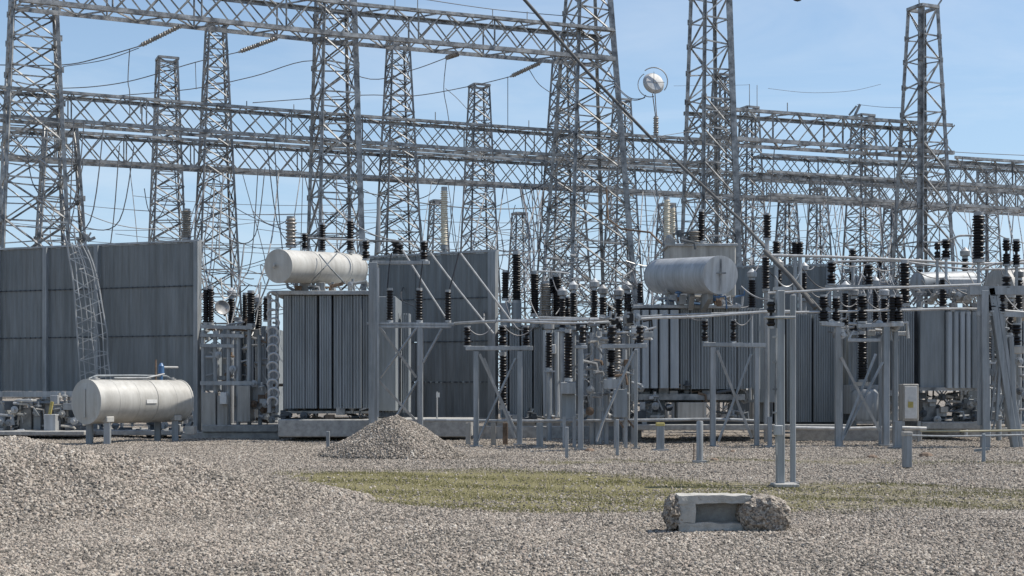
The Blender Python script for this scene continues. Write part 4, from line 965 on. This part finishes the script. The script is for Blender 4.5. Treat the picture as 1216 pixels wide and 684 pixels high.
for x, y0 in ((703,395),(709,400),(720,420),(712,390),(742,415)): part(S3, 'column', MB().tube([GP(x, 43.5), W(x, y0, 43.5)], .07, 8), random.choice((POST, STEEL)))
S4 = stand('cross-braced stand with two insulators left of the tall leaning post pair', 42.4, [(846.5, 412, 8), (898.5, 412, 7)],
  [(834, 409, 909, 410, 5)], [(852,416,893,520),(892,420,853,524)], [(837,379,407,.10),(871,379,407,.09)])
part(S4, 'frame', MB().tube([W(893, 374, 42.3), W(893, 410, 42.3)], .03, 6), STEEL)
S5 = stand('tall weathered post pair standing nearest the camera behind the concrete block', 24.8, [(926.5, 345, 11.5), (941.5, 350, 7.5, .5)],
  [(908, 377, 944, 377, 3)], [], [(915.5, 356, 390, .065)], mat=POST)
pbx(S5, 'switch_box', 920, 930, 505, 517, 24.5, .14, STEEL, .01); part(S5, 'conduit', MB().tube([W(922, 540, 24.6), W(921, 470, 24.6), W(922, 390, 24.6)], .02, 6), STEELD)
part(S5, 'base_plate', MB().box(GP(932, 24.7, .03), .42, .5, .06), CONC, bevel=.01)
for y in (400, 430, 462, 490): part(S5, 'clip', MB().box(W(920, y, 24.6), .07, .08, .03), STEELD)
part(S5, 'head', MB().box(W(929, 343, 24.9), .3, .2, .06), STEEL)
S6 = stand('wide braced stand with paired insulators right of the ribbed radiator bank', 42, [(995, 388, 8), (999, 388, 4, .8), (1052, 385, 9), (1063, 385, 7, .5), (1045, 400, 4, 1)],
  [(975, 384, 1002, 386, 5), (1018, 387, 1072, 385, 5), (1006, 404, 1045, 404, 4)], [(999,424,1045,512),(1048,430,1000,522),(1040,420,1002,515)],
  [(978,350,384,.13),(993,352,384,.12),(1024,349,384,.14),(1060,350,384,.10),(1067,350,384,.13)])
for x, y0, y1, r in ((987.5,310,339,.13),(1032,313,340,.12),(1074.5,309,364,.14)): insulator(S6, W(x, y1, 43), (y1-y0)/F*43, r)
part(S6, 'cross_arm', MB().bar(W(980, 341, 43), W(1160, 341, 43), .12), STEEL)
clutter(S6, 985, 1075, 380, 400, 42, 26, 71, (STEEL, PIPE, STEELD))
D = 41.5
S7 = thing('braced_gantry', 'heavy stand of leaning steel braces with insulators at the right edge', 'steel stand', GP(1190, D), 'braced steel stands carrying black insulators')
for x0, y0, x1, y1, w_ in ((1168,345,1170,530,.30),(1176,342,1205,525,.26),(1184,350,1212,530,.18),(1163,345,1163,505,.12),(1192,372,1183,500,.12),(1200,400,1205,528,.2),(1192,470,1178,512,.07),(1183,440,1176,500,.07)):
    part(S7, 'brace', MB().bar(W(x0, y0, D), W(x1, y1, D) if y1 < 520 else GP(x1, D), w_, w_*.7), POST, bevel=.012)
part(S7, 'beam', MB().bar(W(1150, 345, D), W(1240, 345, D), .26), STEEL); part(S7, 'beam', MB().bar(W(1160, 372, D), W(1240, 375, D), .14), STEEL)
for x, y0, y1, r in ((1178,345,371,.13),(1189,348,372,.12),(1195.5,328,344,.12),(1207,385,412,.13),(1162,252,312,.17),(1195,283,316,.11),(1207,284,317,.11),(1123.5,284,308,.13),(1113,287,308,.08)):
    insulator(S7, W(x, y1, D+2 if y0 < 320 else D), (y1-y0)/F*(D+2), r)
for x, y0 in ((1162,312),(1195,316),(1207,317),(1123.5,308),(1113,308)): part(S7, 'riser', MB().bar(W(x, y0, D+2), W(x, 345, D+2), .07), STEEL)
pbx(S7, 'bracket_box', 1204, 1216, 411, 420, D-.1, .4, BEIGE); clutter(S7, 1168, 1216, 380, 500, D+.4, 40, 81, (POST, STEEL, STEELD))
# upper insulators behind, on their own posts
def free_ins(lab, x, y0, y1, D, r, mat=BLACK, post=True):
    T = insulator(None, W(x, y1, D), (y1-y0)/F*D, r, mat, top=True, label=(lab,))
    if post: part(T, 'pedestal', MB().tube([W(x, y1, D), GP(x, D)], .07, 8), STEEL)
free_ins('brown insulator peeking above the right part of the left firewall', 221.5, 248, 285, 60, .19, BROWN)
free_ins('tall white ribbed insulator above the middle firewall', 527.5, 222, 296, 62, .15, WHITE)
free_ins('tall white ribbed insulator left of the silver tank tower', 792, 234, 290, 60, .13, WHITE)
free_ins('shorter white insulator just right of a tall white one', 799, 244, 290, 63, .11, WHITE)
free_ins('black insulator standing on top of the slanted pipe region right of the silver tank', 911, 253, 285, 46, .12)
free_ins('long black insulator directly beside the silver tank and the post pair', 909.5, 303, 346, 46, .12)
for i, (x, y0, y1, D, r) in enumerate(((922,286,302,52,.13),(944,287,303,52,.12),(950,287,303,52,.12),(1013,296,310,58,.12))):
    free_ins(('leftmost short black insulator of the low row behind the top bus pipe', 'left one of two touching short black insulators behind the top bus pipe', 'right one of two touching short black insulators behind the top bus pipe', 'short black insulator standing alone behind the bus pipe, left of the tall right tower')[i], x, y0, y1, D, r)

# ------------------------------------------------------------------ bus pipes, cross pipes
BP = [
 ('straight bus pipe from the three-insulator stand to the centre', [(540,384,46),(600,381,43),(690,380,42),(760,379,42)], .045, PIPE),
 ('bus pipe passing over the centre towards the post pair', [(596,381,42),(690,384,41.5),(770,378,42),(830,376,42),(912,370,42),(945,370,42)], .04, PIPE),
 ('upper of the twin bus pipes at the centre', [(640,377,44),(720,378,44),(800,374,44),(893,371,44)], .035, STEEL),
 ('lower right bus pipe running level from the post pair to the right stand', [(930,371,42),(1000,370,42),(1080,368,42),(1160,367,42),(1250,374,42)], .036, PIPE),
 ('middle right bus pipe with a joint at the cross arm', [(912,348,42.5),(955,346,42.5),(1000,343,42.5),(1080,341,42.5),(1165,338,42.5)], .04, PIPE),
 ('upper right bus pipe running along the tops of insulators', [(905,303,45),(985,305,45),(1080,309,45),(1150,313,45),(1230,312,45)], .045, PIPE),
 ('second upper right bus pipe just below the first', [(985,311,46),(1060,310,46),(1120,317,46),(1165,320,46),(1240,318,46)], .035, STEEL),
 ('bus pipe high at right bending up to the long black insulator', [(1165,320,44),(1180,314,44),(1216,309,44),(1250,306,44)], .035, PIPE),
 ('bent bus pipe rising to the insulator left of the long black one', [(1113,288,46),(1130,284,46),(1140,280,46),(1160,280,46)], .035, STEELD),
 ('low level pipe in front of the transformer bases at centre', [(505,499,44),(640,500,43.5),(760,499,43),(850,498,43),(900,500,43)], .05, STEEL),
 ('lower right guard pipe supported by the capped bollard', [(1080,517,33),(1130,518,33),(1216,516.5,33),(1250,516,33)], .022, POST),
 ('yellowish pipe lying low before the right transformer', [(1093,512,41),(1150,512,41),(1216,511,41),(1260,511,41)], .03, surf('faded_yellow_pipe', (.36,.32,.20), (.44,.40,.28), .6)),
 ('thin pipe lying low right of the capped bollard', [(940,508,45),(1000,509,45),(1060,508,45),(1100,509,45)], .06, PIPE),
]
for lab, pts, r, m in BP: spline([W(*p) for p in pts], r, lab, 'bus_pipe', m, 'pipe', n=10)
for lab, pts in (('pale rod slanting down from the firewall top to the third insulator', [(478,297),(505,340),(533,383)]), ('pale rod slanting down to the short stand from the firewall', [(511,300),(545,345),(586,396)]), ('rightmost pale rod slanting down across the middle firewall', [(547,301),(580,345),(609,384)])):
    solo('slanting_rod', MB().tube([W(x, y, 47) for x, y in pts], .03, 8), PIPE, lab, 'rod', origin=W(*pts[-1], 47))
# broken diagonal pipes near the slanted strut foot
solo('slanted_pipe', MB().tube([W(908, 298, 45), W(940, 330, 44), W(968, 366, 43)], .07, 10), DKP, 'short thick slanted pipe beside the foot of the long slanted one', 'pipe', origin=W(968, 366, 43))
# leads from insulator tops
LG = 'short slack leads at the insulator tops'
r = random.Random(5)
for x0, y0, x1, y1, D in ((555,388,590,380,42),(597,386,640,380,42),(625,388,600,358,45),(692,386,700,378,41),(727,386,745,377,41),(760,386,735,376,41),(837,379,815,374,42),(871,379,895,371,42),
   (978,350,1000,345,42),(993,352,1024,349,42),(1024,349,1067,350,42),(987,310,1032,313,43),(1032,313,1074,309,43),(1074,309,1120,330,44),(1120,330,1178,345,43),(1178,345,1207,385,42),(915,356,880,340,30),
   (613,298,560,285,56),(635,322,613,300,52),(662,325,700,340,50),(345,258,300,250,52),(416,262,470,285,50),(911,253,900,270,46),(1162,252,1195,283,44),(1195,283,1207,285,44),(600,321,575,300,54),(247,340,240,310,50),(298,345,316,352,50),(760,336,735,330,46),(1207,285,1240,280,44)):
    cable(W(x0, y0, D), W(x1, y1, D+.3), r.uniform(.08, .5), 'short slack lead joining insulator tops', .018, CABLE, LG, 10)
for i in range(26):    # loops round the right-hand insulators and behind the stands
    x = r.uniform(640, 1210) if i < 22 else r.uniform(240, 330); D = r.uniform(44, 54); y = r.uniform(300, 350)
    cable(W(x, y, D), W(x+r.uniform(12, 55), y+r.uniform(-18, 45), D+.5), r.uniform(.1, .7), 'short slack lead joining insulator tops', .02, r.choice((CABLE, PIPE, CABLED)), LG, 10)

# rear rows of instrument transformers on tubular supports
r = random.Random(77); IG = 'instrument transformers in the rear rows'; IL = 'slim column with a dark insulator and round head among the rear equipment'
for x, y0, y1, D in ((668,352,392,49),(681,345,390,50),(706,342,385,49),(716,350,395,47),(735,352,398,48),(745,345,390,51),(1004,345,392,50),(1014,352,396,48),(1040,340,386,51),(1050,352,395,48),(1173,395,430,46),(1186,392,428,47),(1200,355,398,48),(578,352,398,56),(652,392,440,47),(893,330,368,52),(925,318,352,53),(955,322,356,54),(1092,318,350,52),(1146,305,338,50),(1210,330,370,49),(306,360,400,52),(275,352,396,54)):
    o = thing('instrument_transformer', ('shorter' if y1-y0 < 44 else 'taller')+' dark insulator column with round head '+place(GP(x, D)), 'instrument transformer', GP(x, D), IG)
    part(o, 'support_column', MB().tube([GP(x, D), W(x, y1, D)], .09, 10), r.choice((POST, STEEL)))
    insulator(o, W(x, y1, D), (y1-y0)/F*D, r.uniform(.10, .13))
    part(o, 'head', MB().lathe(Matrix.Translation(W(x, y0, D)), [(.08,0),(.17,.04),(.18,.2),(.1,.27),(.03,.34)], 12), r.choice((STEEL, STEELD, SILVER)))
    part(o, 'base_plate', MB().box(W(x, y1+1, D), .4, .4, .06), STEEL)
    cable(W(x, y0-6, D), W(x+r.uniform(-25, 25), y0-r.uniform(5, 40), D+r.uniform(0, 3)), r.uniform(.1, .4), 'short slack lead joining insulator tops', .02, CABLE, LG, 8)
# ------------------------------------------------------------------ low posts in the gravel
def bollard(lab, x, y0, y1, w_, mat=POST, cap=None, foot=True, name='bollard', round_=False):
    D = EYE*F/(y1-HZ); h = (y1-y0)/F*D; X = (x-608)/F*D; wd = w_/F*D
    T = thing(name, lab, name.replace('_', ' '), (X, D, gz(X, D)-.02))
    b = MB().lathe(Matrix.Translation((X, D, gz(X, D)-.02)), [(wd/2, 0), (wd/2, h*.97), (wd*.4, h)], 14) if round_ else MB().box(Vector((X, D, h/2)), wd, wd*.9, h)
    part(T, 'shaft', b, mat, bevel=0 if round_ else .01)
    if cap: part(T, 'cap', MB().box(Vector((X, D, h-.02)), wd*1.12, wd*1.05, .09), cap, bevel=.01)
    if foot: part(T, 'foot', MB().box(Vector((X, D, .02)), wd*2.1, wd*1.8, .05), STEELD)
    return T
B1 = bollard('grey bollard with a pale cap joined to the guard pipe at right', 1077, 514, 555, 10, POST, BEIGE, False)
bollard('round grey bollard left of the cross-braced stand', 831, 498, 549, 8, POST, None, True, round_=True)
bollard('grey post with a yellow top right of the centre', 784, 503, 535, 9, POST, YELLOW, True)
bollard('slim grey post left of the yellow topped one', 733, 498, 541, 4, POST, None, False, 'post')
bollard('slim grey post left of the slender twin stand', 673, 507, 544, 4, POST, None, False, 'post')
bollard('short grey bollard just right of the short braced stand', 641, 502, 532, 8, POST, None, True)
bollard('short pale pier behind the short braced stand, left one', 586, 502, 529, 6, BEIGE, None, False, 'pier')
bollard('short pale pier behind the short braced stand, right one', 600, 502, 529, 6, RUST, None, False, 'pier')
bollard('pale pier at the right foot of the gravel heap', 556, 502, 528, 6, BEIGE, None, False, 'pier')
bollard('thin grey post at the left foot of the gravel heap', 389.5, 512, 541, 4, POST, None, False, 'post')
T = bollard('thin post under the guard pipe near the right edge', 1168, 515, 549, 4, RAD, None, False, 'post')
part(T, 'crossbar', MB().bar(W(1157, 535, 33.2), W(1175, 533, 33.2), .06), RAD)
bollard('slim rod left of the round grey bollard', 824, 527, 548, 1.5, RUST, None, False, 'rod')
bollard('broad grey post behind the wide braced stand', 1066, 500, 532, 9, POST, None, True)
bollard('small dark post among the feet left of the yellow topped post', 752, 500, 528, 5, POST, None, True, 'post')
bollard('slim post right under the cross-braced stand', 914, 495, 531, 5, POST, None, True, 'post')
# small white marker on the firewall base
T = thing('marker_post', 'thin marker post with a small white plate before the middle firewall', 'marker', GP(519, 48))
part(T, 'stem', MB().tube([GP(519, 48), W(519, 465, 48)], .03, 6), STEEL); part(T, 'plate', MB().box(W(520, 469, 47.95), .12, .02, .16), PAPER)
# low concrete walls
for lab, x0, x1, y0, y1, D, m in (('low concrete kerb wall behind the centre stands', 520, 762, 506, 519, 48.5, CONC), ('low concrete kerb wall before the right transformers', 940, 1095, 510, 521, 46, CONC),
        ('low concrete kerb wall at the far right', 1095, 1300, 508, 517, 50, CONC), ('flat concrete pad edge before the breaker bay', 215, 332, 513, 518.5, 48.8, CONC)):
    solo('kerb_wall', pbox(MB(), x0, x1, y0, y1+3, D, .3), m, lab, 'kerb', bevel=.02)
r = random.Random(9)
for i in range(5):
    px, D = [(1036,34.5),(848,33.8),(870,38),(1100,36),(700,39)][i]; X = (px-608)/F*D
    b = MB(); rr = r.uniform(.06, .12)
    b.lathe(Matrix.Translation((X, D, gz(X, D)-.02)) @ Matrix.Rotation(r.uniform(0, 3), 4, 'Z'), [(rr*1.5,0),(rr*1.7,rr*.4),(rr*1.3,rr*.9),(rr*.4,rr*1.2)], 7)
    solo('dirt_clod', b, RUST, 'small dark clod on the gravel '+('near the capped bollard', 'left of the tall post pair', 'before the cross-braced stand', 'right of the capped bollard', 'below the slender twin stand')[i], 'clod', 'small dark clods on the gravel', smooth=False)

# ------------------------------------------------------------------ concrete block
D = EYE*F/(634-HZ)
TC = thing('concrete_block', 'broken precast concrete footing with a rectangular recess and rough rubble ends', 'concrete block', GP(865, D+.3))
def pf(b, x0, x1, y0, y1, d0, depth): return pbox(b, x0, x1, y0, y1, d0, depth)
def rough(mbx, mat, name, seed, amp, sub=2, lab=None):
    me = mbx.mesh(name, mat, WM[TC.name].inverted(), smooth=False); bm = bmesh.new(); bm.from_mesh(me)
    bmesh.ops.subdivide_edges(bm, edges=bm.edges[:], cuts=sub, use_grid_fill=True)
    r = random.Random(seed)
    from mathutils import noise
    for v in bm.verts:
        n_ = noise.noise_vector(v.co*6+Vector((seed, 0, 0)))*amp+noise.noise_vector(v.co*19)*amp*.5; v.co += n_
    bm.to_mesh(me); bm.free(); me.update()
    o = inst(TC, name, me, WM[TC.name].copy()); return tag(o, lab) if lab else o
dp = .42
rough(pf(MB(), 806, 892, 588.5, 598, D, dp), CONCL, 'top_rail', 1, .016, 14)
rough(pf(MB(), 806, 826, 598, 621, D+.005, dp), CONCL, 'side_rail', 2, .012, 8)
rough(pf(MB(), 806, 892, 621, 634.5, D, dp), CONCL, 'bottom_rail', 3, .02, 14)
rough(pf(MB(), 824, 892, 596, 623, D+.25, .15), CONC, 'recess_panel', 4, .005, 6)
AGG = gravel_mat('exposed_aggregate', False, 44, .8)
def lump(c, rx, ry, rz, seed, name, lab, flat=0):
    bm = bmesh.new(); bmesh.ops.create_icosphere(bm, subdivisions=4, radius=1)
    from mathutils import noise
    for v in bm.verts:
        d = v.co.copy(); p = 4.0
        k = (abs(d.x)**2.2+abs(d.z)**2.2)**(1/2.2); f = 1/max(.25, (k**p+abs(d.y)**p)**(1/p))
        v.co = Vector((d.x*f*rx, d.y*f*ry, d.z*f*rz))
        q = v.co*9+Vector((seed, 3, 1))
        v.co += d*(noise.noise(q)*.025+noise.noise(q*3)*.02+(noise.cell(q*2.4))*.02)
    me = bpy.data.meshes.new(name); bm.to_mesh(me); bm.free(); me.materials.append(AGG)
    o = inst(TC, name, me, Matrix.Translation(c)); tag(o, lab)
lump(W(909, 612, D-.02)+Vector((0, .12, 0)), .305, .24, .235, 2, 'rubble_end', 'rounded rough aggregate lump at the right end')
lump(W(800.5, 611, D)+Vector((0, .2, 0)), .095, .22, .205, 7, 'rubble_end', 'narrow rough aggregate lump at the left end')

# ------------------------------------------------------------------ a bird at the top edge
b = MB(); c = W(947, 0, 60)
b.lathe(Matrix.Translation(c) @ Matrix.Rotation(1.57, 4, 'Y'), [(.01,-.18),(.05,-.1),(.07,0),(.05,.1),(.02,.16)], 8)
for s in (-1, 1):
    k = len(b.v); b.v += [c+Vector((-.05, 0, .02)), c+Vector((.06, 0, .02)), c+Vector((-.02, s*.1-.0, .12)) + Vector((s*.18, 0, 0)), c+Vector((-.03, s*.1, .09)) + Vector((s*.18, 0, 0))]
    b.f.append([k, k+1, k+2, k+3])
solo('bird', b, CABLED, 'tiny dark bird flying at the top edge of the sky', 'bird', origin=c)
print('OBJ', len(bpy.data.objects))
